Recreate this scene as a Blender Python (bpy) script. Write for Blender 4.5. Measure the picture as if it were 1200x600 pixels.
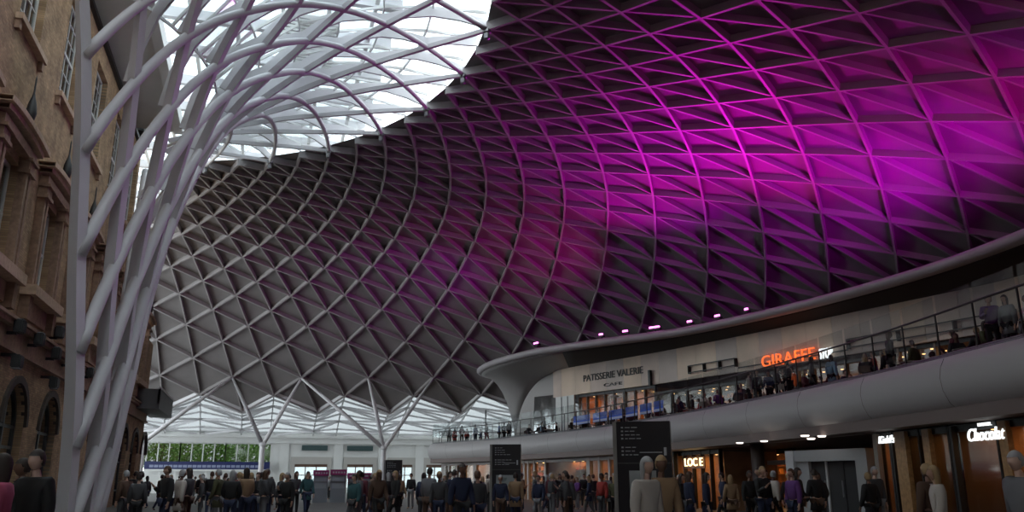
import bpy, bmesh, math, random
import numpy as np
from mathutils import Vector, Matrix
R=math.radians
random.seed(7)
scn=bpy.context.scene
for o in list(bpy.data.objects): bpy.data.objects.remove(o)
col=scn.collection
# ------------------------------------------------------------------ camera
# world: +Y runs along the brick wall away from the camera, +X away from that wall, metres
CAM=Vector((10.,0.,1.5)); AZ=R(16.7); PITCH=math.atan(263/968)
cd=bpy.data.cameras.new('camera'); cam=bpy.data.objects.new('camera',cd); col.objects.link(cam)
cam.location=CAM; cam.rotation_euler=(math.pi/2+PITCH,0,-AZ)
cd.sensor_width=36; cd.lens=968/1200*36; cd.clip_end=900
scn.camera=cam
# ------------------------------------------------------------------ world, lights, exposure
w=bpy.data.worlds.new('overcast_sky'); scn.world=w; w.use_nodes=True
wn=w.node_tree; bg=wn.nodes['Background']
bg.inputs[0].default_value=(.86,.95,1.,1); bg.inputs[1].default_value=4.2
scn.view_settings.view_transform='Standard'; scn.view_settings.look='None'
scn.view_settings.exposure=0; scn.view_settings.gamma=1
try: scn.view_settings.use_curve_mapping=False
except: pass
PURPLE=(.80,.0,.95); PINK=(1.,.0,.50)
UP_POWER=2900
# ------------------------------------------------------------------ picture ray helper (for measuring where things stand)
def ray(px,py):
    c,s=math.cos(PITCH),math.sin(PITCH); x=px-600; u=300-py
    f=968*c-u*s; z=968*s+u*c
    return Vector((x*math.cos(AZ)+f*math.sin(AZ), -x*math.sin(AZ)+f*math.cos(AZ), z))
def atz(px,py,z):
    r=ray(px,py); return CAM+r*((z-CAM.z)/r.z)
def atd(px,d,z=0.):
    r=ray(px,563); r.z=0; r.normalize(); q=CAM+r*d; q.z=z; return q
# ------------------------------------------------------------------ materials
MATS={}
def mat(name,colr,rough=.6,metal=0.,emit=None,es=0.,noise=0.,nscale=5.,bump=0.,spec=.5,coat=0.):
    if name in MATS: return MATS[name]
    m=bpy.data.materials.new(name); m.use_nodes=True; nt=m.node_tree; b=nt.nodes['Principled BSDF']
    b.inputs['Base Color'].default_value=(*colr,1); b.inputs['Roughness'].default_value=rough; b.inputs['Metallic'].default_value=metal
    b.inputs['Specular IOR Level'].default_value=spec
    if emit: b.inputs['Emission Color'].default_value=(*emit,1); b.inputs['Emission Strength'].default_value=es
    if noise or bump:
        tc=nt.nodes.new('ShaderNodeTexCoord'); n=nt.nodes.new('ShaderNodeTexNoise'); n.inputs['Scale'].default_value=nscale; n.inputs['Detail'].default_value=5
        nt.links.new(tc.outputs['Object'],n.inputs['Vector'])
        if noise:
            r=nt.nodes.new('ShaderNodeValToRGB')
            r.color_ramp.elements[0].position=.3; r.color_ramp.elements[1].position=.7
            r.color_ramp.elements[0].color=(*[c*(1-noise) for c in colr],1); r.color_ramp.elements[1].color=(*[min(1,c*(1+noise)) for c in colr],1)
            nt.links.new(n.outputs['Fac'],r.inputs[0]); nt.links.new(r.outputs[0],b.inputs['Base Color'])
        if bump:
            bp=nt.nodes.new('ShaderNodeBump'); bp.inputs['Strength'].default_value=bump; nt.links.new(n.outputs['Fac'],bp.inputs['Height']); nt.links.new(bp.outputs[0],b.inputs['Normal'])
    MATS[name]=m; return m
def glass_mat(name,tint=(.9,.95,.95),refl=.12,rough=.05,fres=.5):
    if name in MATS: return MATS[name]
    m=bpy.data.materials.new(name); m.use_nodes=True; nt=m.node_tree; nt.nodes.clear()
    o=nt.nodes.new('ShaderNodeOutputMaterial'); mx=nt.nodes.new('ShaderNodeMixShader'); t=nt.nodes.new('ShaderNodeBsdfTransparent'); g=nt.nodes.new('ShaderNodeBsdfGlossy')
    lw=nt.nodes.new('ShaderNodeLayerWeight'); lw.inputs[0].default_value=.25; ma=nt.nodes.new('ShaderNodeMath'); ma.operation='MULTIPLY_ADD'
    ma.inputs[1].default_value=fres; ma.inputs[2].default_value=refl
    nt.links.new(lw.outputs['Fresnel'],ma.inputs[0]); nt.links.new(ma.outputs[0],mx.inputs[0])
    t.inputs[0].default_value=(*tint,1); g.inputs['Roughness'].default_value=rough
    nt.links.new(t.outputs[0],mx.inputs[1]); nt.links.new(g.outputs[0],mx.inputs[2]); nt.links.new(mx.outputs[0],o.inputs[0])
    MATS[name]=m; return m
def brick_mat():
    m=bpy.data.materials.new('london_stock_brick'); m.use_nodes=True; nt=m.node_tree; b=nt.nodes['Principled BSDF']; b.inputs['Roughness'].default_value=.9
    tc=nt.nodes.new('ShaderNodeTexCoord'); sp=nt.nodes.new('ShaderNodeSeparateXYZ'); cb=nt.nodes.new('ShaderNodeCombineXYZ')
    nt.links.new(tc.outputs['Object'],sp.inputs[0]); nt.links.new(sp.outputs[1],cb.inputs[0]); nt.links.new(sp.outputs[2],cb.inputs[1])
    br=nt.nodes.new('ShaderNodeTexBrick'); br.inputs['Scale'].default_value=1; br.inputs['Brick Width'].default_value=.23; br.inputs['Row Height'].default_value=.078; br.inputs['Mortar Size'].default_value=.009
    br.inputs['Color1'].default_value=(.50,.335,.20,1); br.inputs['Color2'].default_value=(.33,.21,.125,1); br.inputs['Mortar'].default_value=(.28,.215,.15,1)
    nt.links.new(cb.outputs[0],br.inputs[0])
    n=nt.nodes.new('ShaderNodeTexNoise'); n.inputs['Scale'].default_value=1.3; n.inputs['Detail'].default_value=8; nt.links.new(cb.outputs[0],n.inputs[0])
    mx=nt.nodes.new('ShaderNodeMixRGB'); mx.blend_type='MULTIPLY'; mx.inputs[0].default_value=.75
    rp=nt.nodes.new('ShaderNodeValToRGB'); rp.color_ramp.elements[0].position=.3; rp.color_ramp.elements[0].color=(.5,.46,.42,1); rp.color_ramp.elements[1].position=.68; rp.color_ramp.elements[1].color=(1.25,1.2,1.1,1)
    nt.links.new(n.outputs[0],rp.inputs[0]); nt.links.new(br.outputs[0],mx.inputs[1]); nt.links.new(rp.outputs[0],mx.inputs[2]); nt.links.new(mx.outputs[0],b.inputs['Base Color'])
    bp=nt.nodes.new('ShaderNodeBump'); bp.inputs['Strength'].default_value=.4; bp.inputs['Distance'].default_value=.02; nt.links.new(br.outputs['Fac'],bp.inputs['Height']); bp.invert=True; nt.links.new(bp.outputs[0],b.inputs['Normal'])
    return m
M_STEEL=mat('lattice_white_paint',(.60,.585,.60),.45)
M_RIB=mat('dome_rib_grey_paint',(.29,.27,.27),.5)
M_CLAD=mat('dome_cladding',(.19,.175,.172),.75,noise=.1,nscale=.6)
M_BRICK=brick_mat()
M_STONE=mat('brown_stone',(.30,.185,.125),.8,noise=.25,nscale=6,bump=.15)
M_STONE2=mat('buff_stone_sill',(.48,.33,.23),.8,noise=.18,nscale=6,bump=.1)
M_GREYWALL=mat('grey_painted_panel',(.55,.54,.53),.6,noise=.04,nscale=1)
M_FASCIA=mat('mezzanine_fascia_paint',(.41,.39,.39),.42)
M_LIP=mat('upper_roof_lip_paint',(.38,.35,.365),.45)
M_DARK=mat('near_black_paint',(.012,.012,.013),.5)
M_SOFFIT=mat('soffit_shade_black',(.012,.010,.011),.85)  # unlit underside: its shade is put into the near-black colour
M_FLOOR=mat('polished_dark_stone_floor',(.11,.105,.10),.5,noise=.2,nscale=.8)
M_BEIGE=mat('beige_wall_panel',(.40,.32,.265),.6,noise=.12,nscale=.5)
M_WHITE=mat('white_render',(.68,.68,.66),.6,noise=.03,nscale=1)
M_SASH=mat('white_sash_paint',(.62,.62,.6),.5)
M_RAIL=mat('brushed_rail',(.25,.25,.26),.35,.7)
M_TIMBER=mat('tan_timber_frame',(.36,.2,.08),.5,noise=.25,nscale=9)
M_SHOPGLASS=glass_mat('shop_window_glass',(.9,.9,.88),.015,.05,.10)
M_GLASS=glass_mat('clear_glass',(.93,.95,.95),.02,.05,.25)
M_WINGLASS=glass_mat('old_window_glass',(.6,.64,.64),.22,.03)
M_SKYGLASS=glass_mat('roof_glass',(.93,.96,.97),.02,.2)
M_WARM=mat('warm_shop_lamp',(1,.8,.5),.5,emit=(1,.55,.2),es=3)
M_COOL=mat('white_shop_lamp',(1,1,1),.5,emit=(1,.9,.8),es=3)
# ------------------------------------------------------------------ mesh builder
class MB:
    def __init__(s): s.v=[]; s.f=[]
    def add(s,vs,fs):
        n=len(s.v); s.v+= [tuple(v) for v in vs]; s.f+=[tuple(i+n for i in f) for f in fs]; return s
    def box(s,a,b):
        x0,y0,z0=[min(p,q) for p,q in zip(a,b)]; x1,y1,z1=[max(p,q) for p,q in zip(a,b)]
        return s.add([(x0,y0,z0),(x1,y0,z0),(x1,y1,z0),(x0,y1,z0),(x0,y0,z1),(x1,y0,z1),(x1,y1,z1),(x0,y1,z1)],
            [(0,3,2,1),(4,5,6,7),(0,1,5,4),(1,2,6,5),(2,3,7,6),(3,0,4,7)])
    def obox(s,o,r,u,n,a,b):   # box in a frame: origin o, right r, up u, normal n; a,b opposite corners in that frame
        P=[]
        for k in (a[2],b[2]):
            for (i,j) in ((a[0],a[1]),(b[0],a[1]),(b[0],b[1]),(a[0],b[1])): P.append(o+r*i+u*j+n*k)
        return s.add(P,[(0,3,2,1),(4,5,6,7),(0,1,5,4),(1,2,6,5),(2,3,7,6),(3,0,4,7)])
    def bar(s,p,q,w,h,up=Vector((0,0,1))):  # rectangular bar, w sideways, h along up, centred
        return s.path([p,q],w,h,[up,up])
    def path(s,pts,w,h,ups,off=0.):         # rectangular section swept along points; section goes from off to off+h along ups (off=None: centred)
        pts=[Vector(p) for p in pts]; n=len(pts); V=[]
        for i,p in enumerate(pts):
            d=(pts[min(i+1,n-1)]-pts[max(i-1,0)]).normalized(); u=ups[i]; sd=d.cross(u)
            if sd.length<1e-6: sd=d.cross(Vector((1,0,0)))
            sd.normalize(); u=sd.cross(d).normalized()
            ww=w[i] if hasattr(w,'__len__') else w; hh=h[i] if hasattr(h,'__len__') else h
            a=-hh/2 if off is None else off; b=a+hh
            V+=[p-sd*ww/2+u*a,p+sd*ww/2+u*a,p+sd*ww/2+u*b,p-sd*ww/2+u*b]
        F=[(0,3,2,1),(4*n-4,4*n-3,4*n-2,4*n-1)]
        for i in range(n-1):
            for k in range(4): a=4*i+k; b=4*i+(k+1)%4; F.append((a,b,b+4,a+4))
        return s.add(V,F)
    def tube(s,pts,r,n=8,caps=True):
        pts=[Vector(p) for p in pts]; m=len(pts); V=[]; F=[]; prev=None
        for i,p in enumerate(pts):
            d=(pts[min(i+1,m-1)]-pts[max(i-1,0)]).normalized()
            a=prev if prev else (Vector((0,0,1)) if abs(d.z)<.9 else Vector((1,0,0)))
            a=(a-d*a.dot(d)).normalized(); prev=a; b=d.cross(a); rr=r[i] if hasattr(r,'__len__') else r
            for k in range(n): t=2*math.pi*k/n; V.append(p+(a*math.cos(t)+b*math.sin(t))*rr)
        for i in range(m-1):
            for k in range(n): F.append((i*n+k,i*n+(k+1)%n,(i+1)*n+(k+1)%n,(i+1)*n+k))
        if caps: F+= [tuple(range(n-1,-1,-1)),tuple((m-1)*n+k for k in range(n))]
        return s.add(V,F)
    def lathe(s,c,prof,n=12):   # profile [(r,z)] round vertical axis at c
        V=[];F=[]
        for r,z in prof:
            for k in range(n): t=2*math.pi*k/n; V.append((c[0]+r*math.cos(t),c[1]+r*math.sin(t),c[2]+z))
        for i in range(len(prof)-1):
            for k in range(n): F.append((i*n+k,i*n+(k+1)%n,(i+1)*n+(k+1)%n,(i+1)*n+k))
        F+=[tuple(range(n-1,-1,-1)),tuple((len(prof)-1)*n+k for k in range(n))]
        return s.add(V,F)
    def grid(s,rows):   # list of rows of points
        n=len(rows[0]); V=[p for r in rows for p in r]
        return s.add(V,[(i*n+k,i*n+k+1,(i+1)*n+k+1,(i+1)*n+k) for i in range(len(rows)-1) for k in range(n-1)])
    def build(s,name,m,parent=None,smooth=False,solid=0.,local=False,bevel=0.):
        me=bpy.data.meshes.new(name); V=s.v; loc=Vector((0,0,0))
        if parent is not None and not local: org=Vector(parent.get('_o',(0,0,0)))
        elif parent is None and V:
            a=np.array(V); org=Vector(((a[:,0].min()+a[:,0].max())/2,(a[:,1].min()+a[:,1].max())/2,a[:,2].min())); loc=org
        else: org=Vector((0,0,0))
        me.from_pydata([(v[0]-org.x,v[1]-org.y,v[2]-org.z) for v in V],[],s.f); me.materials.append(m)
        bm=bmesh.new(); bm.from_mesh(me); bmesh.ops.recalc_face_normals(bm,faces=bm.faces)
        if bevel: bmesh.ops.bevel(bm,geom=bm.edges[:],offset=bevel,segments=2,affect='EDGES',clamp_overlap=True)
        bm.to_mesh(me); bm.free()
        if smooth:
            for p in me.polygons: p.use_smooth=True
        o=bpy.data.objects.new(name,me); col.objects.link(o); o.location=loc
        if parent is not None: o.parent=parent; o['_o']=parent.get('_o',(0,0,0))
        else: o['_o']=tuple(org)
        if solid: md=o.modifiers.new('thickness','SOLIDIFY'); md.thickness=solid; md.offset=0
        return o
def tag(o,label=None,cat=None,group=None,kind=None):
    if label: o['label']=label
    if cat: o['category']=cat
    if group: o['group']=group
    if kind: o['kind']=kind
    return o
def thing(name,loc,label=None,cat=None,group=None,kind=None):
    o=bpy.data.objects.new(name,None); col.objects.link(o); o.location=loc; o.empty_display_size=.2; o['_o']=tuple(loc)
    return tag(o,label,cat,group,kind)
def struct(o,label=None): o['kind']='structure'; return tag(o,label)
def kids(o): return [c for c in bpy.data.objects if c.parent is o]
def copy_tree(o,loc,rotz=0,label=None,group=None):
    c=o.copy(); col.objects.link(c); c.location=loc; c.rotation_euler=(0,0,rotz)
    if label: c['label']=label
    if group: c['group']=group
    def rec(a,b):
        for ch in kids(a):
            d=ch.copy(); col.objects.link(d); d.parent=b; rec(ch,d)
    rec(o,c); return c
def text_mesh(txt,size,name,m,parent,o,r,u,depth=.03,shear=0.,space=1.,width=None,align='LEFT'):
    cu=bpy.data.curves.new('t','FONT'); cu.body=txt; cu.size=size; cu.extrude=depth/2; cu.shear=shear; cu.space_character=space; cu.resolution_u=3; cu.align_x=align
    ob=bpy.data.objects.new('t',cu); col.objects.link(ob); dg=bpy.context.evaluated_depsgraph_get(); dg.update()
    me=bpy.data.meshes.new_from_object(ob.evaluated_get(dg)); bpy.data.objects.remove(ob); bpy.data.curves.remove(cu)
    xs=[v.co.x for v in me.vertices]; k=1.
    if width and xs: k=width/(max(xs)-min(xs))
    n=r.cross(u); org=Vector(parent.get('_o',(0,0,0))) if parent else Vector((0,0,0))
    for v in me.vertices: v.co=o+r*(v.co.x*k)+u*v.co.y+n*v.co.z-org
    me.materials.clear(); me.materials.append(m); me.name=name
    ob=bpy.data.objects.new(name,me); col.objects.link(ob)
    if parent: ob.parent=parent; ob['_o']=parent.get('_o')
    return ob
UP=Vector((0,0,1))
# ================================================================== THE SHELL: funnel + dome
KN=np.array([-8,-5,-2,1,4,7,10,13,16,20,24,28,32,36],float)
SSC,STC,SDL,SC0=34.1586,-1.7883,0.218950,2.551549
SA=[7.47,7.96,8.41,9.35,10.50,12.34,14.82,17.56,20.47,25.95,33.66,41.80,49.64,56.99]
SB=[6.30,6.80,7.24,8.21,9.70,11.91,14.15,16.86,20.33,25.81,33.15,42.33,54.31,69.86]
SZ=[-0.38,4.04,8.63,13.29,16.86,19.06,20.25,20.82,20.95,20.75,20.23,18.42,14.32,8.20]
def herm(k,v):
    v=np.array(v); n=len(KN); m=np.zeros(n); m[1:-1]=(v[2:]-v[:-2])/(KN[2:]-KN[:-2]); m[0]=(v[1]-v[0])/(KN[1]-KN[0]); m[-1]=(v[-1]-v[-2])/(KN[-1]-KN[-2])
    i=int(np.clip(np.searchsorted(KN,k,side='right')-1,0,n-2)); h=KN[i+1]-KN[i]; t=(k-KN[i])/h
    return float((2*t**3-3*t**2+1)*v[i]+(t**3-2*t**2+t)*h*m[i]+(-2*t**3+3*t**2)*v[i+1]+(t**3-t**2)*h*m[i+1])
_c={}
def prof(k):
    k=round(k,4)
    if k not in _c: _c[k]=(herm(k,SA),herm(k,SB),herm(k,SZ))
    return _c[k]
def S0(J,k):     # J: angular index (radial line number), k: level
    a,b,z=prof(k); ph=SC0-J*SDL/4
    return Vector((STC+b*math.sin(ph),SSC+a*math.cos(ph),z))
def SN(J,k):
    du=S0(J,k+.05)-S0(J,k-.05); dp=S0(J-.05,k)-S0(J+.05,k); n=du.cross(dp)
    n.normalize()
    # point away from the hall: on the funnel towards the axis, on the dome upwards
    ph=SC0-J*SDL/4; inward=Vector((-math.sin(ph),-math.cos(ph),0))
    ref=inward*1.0+UP*2.0 if k<12 else UP*3+Vector((math.sin(ph),math.cos(ph),0))
    return n if n.dot(ref)>0 else -n
def S(J,k,off=0.): return S0(J,k)+SN(J,k)*off
def hcut(p): return p.x-float(np.interp(p.y,[50,67,69],[5.2,1.,-13]))
def allow(p,k):
    if k<=4: return True
    if k<=16.01: return p.x>=4.0
    if p.y<-24: return False
    return hcut(p)>=0
# --- funnel and glazed crown (white lattice)
fun=thing('lattice_funnel',(STC+7.4,SSC,0),'white steel lattice funnel rising beside the brick wall and flaring into the glazed roof','roof structure')
def sub(k0,k1,step=.5):
    n=max(1,int(round((k1-k0)/step))); return [k0+(k1-k0)*i/n for i in range(n+1)]
def rad(k): return float(np.interp(k,[-8,0,4,8,16],[.255,.215,.175,.14,.115]))
def runs(ks,Jf):
    out=[];cur=[]
    for k in ks:
        if allow(S0(Jf(k),k),k): cur.append(k)
        else:
            if len(cur)>1: out.append(cur)
            cur=[]
    if len(cur)>1: out.append(cur)
    return out
for M in range(-14,17,2):       # rounded tubes turning one way
    ks=sub(max(-7.75,2-M),16)
    J=lambda k:2*M+k
    for r_ in runs(ks,J):
        MB().tube([S(J(k),k,.05) for k in r_],[rad(k) for k in r_],8).build('round_tube',M_STEEL,fun,smooth=True)
for N in range(2,33,2):         # flat-faced box members turning the other way
    ks=sub(max(-7.75,N-16),16)
    J=lambda k:2*N-k
    for r_ in runs(ks,J):
        MB().path([S(J(k),k,-.05) for k in r_],[(1.75 if N==2 else 1.4)*rad(k) for k in r_],[(1.7)*rad(k) for k in r_],[SN(J(k),k) for k in r_]).build('box_column' if N<=8 else 'box_rib',M_STEEL,fun)
for J0 in range(-12,49,2):      # deep radial fins of the glazed crown, bowed upward between nodes
    segs=MB(); par=(J0//2)%2
    k0=4+ (2 if (J0//2)%2 else 0)
    for k in range(k0-4,16,4):
        if k<2: continue
        kk=[k+i for i in (0,1,2,3,4) if k+i<=16.001]
        pts=[S(J0,q,.12+.34*math.sin(math.pi*(q-k)/4)) for q in kk]
        if len(kk)<2 or not all(allow(p,10) for p in pts): continue
        segs.path(pts,.10,.42,[SN(J0,q) for q in kk])
    if segs.v: segs.build('radial_fin',M_STEEL,fun)
gl=MB(); fb=MB()
for k in range(4,16,2):
    for J0 in range(-14,52,2):
        q=[S(J0,k,.85),S(J0+2,k,.85),S(J0+2,k+2,.85),S(J0,k+2,.85)]
        if all(allow(p,10) for p in q): gl.add(q,[(0,1,2,3)]); fb.path([q[0],q[1]],.07,.12,[UP,UP]); fb.path([q[0],q[3]],.07,.12,[UP,UP])
gl.build('roof_glazing',M_SKYGLASS,fun); fb.build('glazing_bars',M_WHITE,fun)
for M in range(-14,17,2):       # clevis brackets where the glazed crown meets the clad dome
    p=S(2*M+16,16,-.1)
    if allow(p,16): MB().lathe((p.x,p.y,p.z-.35),[(.05,0),(.14,.05),(.14,.3),(.2,.35),(.2,.5)],8).build('node_bracket',M_RAIL,fun)
# --- clad dome
dome=thing('ceiling',(30,50,0),'clad diagrid dome lit magenta over the concourse',None,None,'structure')
DEP=.44
def okp(J,k): return allow(S0(J,k),17)
def dome_ok_range(Jf,k0,k1):
    out=[];cur=[]
    for k in range(k0,k1+1):
        if okp(Jf(k),k): cur.append(k)
        else:
            if len(cur)>1: out.append(cur)
            cur=[]
    if len(cur)>1: out.append(cur)
    return out
def ktop(Jf):  # rim is serrated: even radials stop one level short
    return 36
for M in range(-30,24):
    J=lambda k:2*M+k
    for r_ in dome_ok_range(J,16,36):
        MB().path([S(J(k),k) for k in r_],.14,DEP,[SN(J(k),k) for k in r_]).build('spiral_rib',M_RIB,dome)
for N in range(-6,50):
    J=lambda k:2*N-k
    for r_ in dome_ok_range(J,16,36):
        MB().path([S(J(k),k) for k in r_],.135,DEP,[SN(J(k),k) for k in r_]).build('cross_rib',M_RIB,dome)
for J0 in range(-24,64):
    J=lambda k:J0
    ks=[k for k in range(16,37) if (k-J0)%2==0]
    ks=[k for k in ks if okp(J0,k)]
    if len(ks)>1:
        MB().path([S(J0,k,.06) for k in ks],.12,DEP*.85,[SN(J0,k) for k in ks]).build('radial_rib',M_RIB,dome)
cl=MB()
def clip_add(P):
    out=[]; n=len(P); H=[hcut(p) for p in P]
    for i in range(n):
        a,b,ha,hb=P[i],P[(i+1)%n],H[i],H[(i+1)%n]
        if ha>=0: out.append(a)
        if (ha>=0)!=(hb>=0): out.append(a.lerp(b,ha/(ha-hb)))
    if len(out)>2: cl.add(out,[tuple(range(len(out)))])
for M in range(-32,26):
    for N in range(-16,58):
        k=N-M
        if not(16<=k<=35): continue
        q=lambda m,n: S(m+n,n-m,DEP*.92)
        if S0(M+N,k).y<-26: continue
        if k==16: clip_add([q(M,N),q(M+1,N+1),q(M,N+1)])
        if k==35: continue
        clip_add([q(M,N),q(M,N+1),q(M-1,N+1)]); clip_add([q(M,N),q(M-1,N+1),q(M-1,N)])
ebm=[]
for kk in np.arange(16.5,29,.5):
    lo,hi=20.,62.
    if hcut(S0(lo,kk))<0 or hcut(S0(hi,kk))>0: continue
    for _ in range(24):
        md=(lo+hi)/2
        if hcut(S0(md,kk))>0: lo=md
        else: hi=md
    ebm.append((lo,kk))
if len(ebm)>2: MB().path([S(j,k,.1) for j,k in ebm],.3,.5,[SN(j,k) for j,k in ebm]).build('edge_beam',M_STEEL,dome)
cl.build('cladding',M_CLAD,dome)
# glazed verge beyond the rim, sloping down to the white beam of the end hall
ver=thing('glazed_canopy',(10,100,0),'glazed lattice canopy running from the scalloped dome rim down to the white end beam','canopy')
BY=112.; BZ=6.9
Js=[J for J in range(14,60) if S0(J,36).y>60 and S0(J,36).x>-14]
vb=MB(); vg=MB()
NS=6
def strip(J):
    kr=36 if J%2==0 else 35; p=S(J,kr,DEP*.5); q=Vector((p.x+(p.x-10)*.18,BY,BZ)); L=[]
    for t in range(NS+1):
        v=p.lerp(q,t/NS); v.z+=.45*math.sin(math.pi*t/NS); L.append(v)
    return L
ST=[strip(J) for J in Js]
for i,L in enumerate(ST):
    for u_,v_ in zip(L,L[1:]): vb.bar(u_,v_,.12,.26)
    if i+1<len(ST):
        L2=ST[i+1]; vb.bar(L[0],L2[0],.16,.34)
        for t in range(NS):
            if t: vb.bar(L[t],L2[t],.09,.2)
            u_,v_=(L[t],L2[t+1]) if (i+t)%2==0 else (L2[t],L[t+1]); vb.bar(u_,v_,.12,.24)
            vg.add([x+Vector((0,0,.3)) for x in (L[t],L2[t],L2[t+1],L[t+1])],[(0,1,2,3)])
vb.build('steel_lattice',M_STEEL,ver); vg.build('canopy_glass',glass_mat('fritted_canopy_glass',(.19,.195,.195),.03,.3),ver)
# ================================================================== GROUND, END HALL, PERIMETER
g=MB(); g.box((-15,-30,-.3),(90,112.5,0)); struct(g.build('floor',M_FLOOR))
g=MB(); g.box((-60,112.5,-.35),(110,190,-.05)); struct(g.build('ground',mat('pavement',(.3,.3,.29),.9,noise=.1)))
# perimeter wall behind the shops (outside the dome rim) and behind the camera
pw=MB()
pts=[]
for J in range(-22,36):
    p=S0(J,36); c_=Vector((STC,SSC,0)); d=(Vector((p.x,p.y,0))-c_); q=c_+d*1.02
    if q.x>2: pts.append(q)
pw.path([p for p in pts],.3,8.3,[UP]*len(pts)); struct(pw.build('wall_right',M_GREYWALL))
pw=MB(); pw.box((2,-24.6,0),(40,-24.2,8.6)); struct(pw.build('wall_back',M_GREYWALL))
# ---- end wall: white beam, tree-green windows on the left, doors on the right
def X(px,y=112.): r=ray(px,520); return CAM.x+r.x*(y-CAM.y)/r.y
def Zc(px,py,y=112.): r=ray(px,py); return CAM.z+r.z*(y-CAM.y)/r.y
e=MB(); e.box((-16,111.6,6.05),(64,112.6,7.5)); e.box((-16,111.3,6.75),(64,112.0,7.05)); struct(e.build('trim_1',M_WHITE))
xw=[X(160),X(212),X(265),X(318)]
endw=MB(); ez=6.05
endw.box((-16,112,0),(xw[0],112.4,ez)); endw.box((xw[0],112,0),(xw[3],112.4,Zc(250,552)))
doors=[(X(347),X(385)),(X(408),X(438)),(X(458),X(484)),(X(500),X(530))]
cur=xw[3]; dz=Zc(360,544)
for a,b in doors:
    endw.box((cur,112,0),(a,112.4,ez)); endw.box((a,112,dz),(b,112.4,ez)); cur=b
endw.box((cur,112,0),(64,112.4,ez))
for px in (334,397,449,492): x=X(px); endw.box((x-.55,111.75,0),(x+.55,112,ez))
struct(endw.build('wall_far',M_WHITE))
for i,(a,b) in enumerate(doors):
    d=MB(); 
    d.box((a-.5,111.85,dz),(b+.5,112,dz+.9)); d.box((a-.5,111.85,0),(a,112,dz)); d.box((b,111.85,0),(b+.5,112,dz))
    o=struct(d.build('door_%d'%(i+1),mat('grey_door_surround',(.45,.43,.4),.6)))
    l=MB(); n=3
    for k in range(n+1): x=a+(b-a)*k/n; l.box((x-.06,112.05,0),(x+.06,112.2,dz))
    l.box((a,112.05,dz-.35),(b,112.2,dz)); l.box((a,112.05,2.1),(b,112.2,2.2)); l.build('door_frame',mat('brown_door_frame',(.16,.09,.06),.5),o)
    l=MB(); l.box((a,112.11,0),(b,112.14,dz)); l.build('door_glass',M_WINGLASS,o)
wz0=Zc(250,546); 
for i in range(3):
    a,b=xw[i],xw[i+1]; f=MB()
    f.box((a,111.95,wz0-.1),(b,112.25,wz0+.08)); f.box((a,111.95,ez-.12),(b,112.25,ez))
    for k in range(5): x=a+(b-a)*k/4; f.box((x-.06,111.95,wz0),(x+.06,112.25,ez))
    o=struct(f.build('window_%d'%(i+1),M_WHITE)); q=MB(); q.box((a,112.09,wz0),(b,112.12,ez)); q.build('window_glass',glass_mat('tinted_end_glass',(.34,.34,.34),.03),o)
# blue sign band over the ticket gates
b_=thing('sign_band',(X(240,110.5),110.5,0),'long dark blue sign band under the tree-green end windows','sign')
q=MB(); q.box((X(172,110.5),110.3,Zc(240,550,110.5)),(X(318,110.5),110.7,Zc(240,541,110.5))); q.build('blue_panel',mat('navy_sign_blue',(.012,.02,.10),.4),b_)
q=MB(); q.box((X(172,110.5),110.25,Zc(240,552,110.5)),(X(318,110.5),110.75,Zc(240,550,110.5))); q.build('white_edge',M_WHITE,b_)
for k in range(9): x=X(172+k*18,110.5); q=MB(); q.box((x-.12,110.4,0),(x+.12,110.6,Zc(240,552,110.5))); q.build('post',M_WHITE,b_)
q=MB()
for k in range(24): x=X(178+k*5.6,110.5); q.box((x,110.27,Zc(240,548,110.5)),(x+.45,110.3,Zc(240,545,110.5)))
q.build('white_marks',mat('sign_pale_marks',(.25,.28,.42),.5),b_)
for k,(a,b) in enumerate([(354,384),(407,437)]):
    q=MB(); q.box((X(a),111.6,Zc(370,528)),(X(b),112.0,Zc(370,522))); o=q.build('hanging_sign',mat('dark_green_sign',(.04,.075,.075),.5),bevel=.03)
    tag(o,['dark green sign bar over the left pair of brown doors in the white end wall','dark green sign bar over the second brown doorway, right of its twin'][k],'sign')
# trees outside the end windows
def leaf_tree(c,h,rad_,seed):
    rnd=random.Random(seed); t=thing('tree',c,None,'tree','trees outside the end windows'); m=MB()
    m.tube([Vector(c),Vector(c)+Vector((.1,0,h*.5)),Vector(c)+Vector((.2,.1,h*.8))],[.22,.16,.08],8)
    for k in range(6):
        a=rnd.random()*6.28; z=h*(.35+.08*k); m.tube([Vector(c)+Vector((0,0,z)),Vector(c)+Vector((math.cos(a)*rad_*.7,math.sin(a)*rad_*.7,z+h*.2))],[.08,.03],6)
    m.build('trunk',mat('bark',(.16,.12,.09),.9,noise=.3),t)
    L=MB()
    for k in range(1500):
        a=rnd.random()*6.28; u=rnd.uniform(-1,1); rr=rad_*rnd.random()**.35; s_=math.sqrt(1-u*u)
        p=Vector(c)+Vector((rr*s_*math.cos(a),rr*s_*math.sin(a),h*.6+rr*u*1.15))
        d=Vector((rnd.gauss(0,1),rnd.gauss(0,1),rnd.gauss(0,1))).normalized(); e_=d.orthogonal().normalized(); f_=d.cross(e_); w_=rnd.uniform(.16,.3)
        L.add([p-e_*w_,p+f_*w_*.5,p+e_*w_,p-f_*w_*.5],[(0,1,2,3)])
    L.build('foliage',mat('spring_leaves',(.22,.42,.08),.7,noise=.4,nscale=2),t); return t
for k,(px,d,h) in enumerate([(186,124,8.5),(216,132,8.5),(249,124,8.5),(281,132,9),(312,124,8.5)]):
    p=atd(px,d,-.05); t=leaf_tree(tuple(p),h,2.7,k)
    t['label']='leafy green tree outside the end windows, '+['leftmost of the row','second from the left','middle one of five','second from the right','rightmost of the row'][k]
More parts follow.
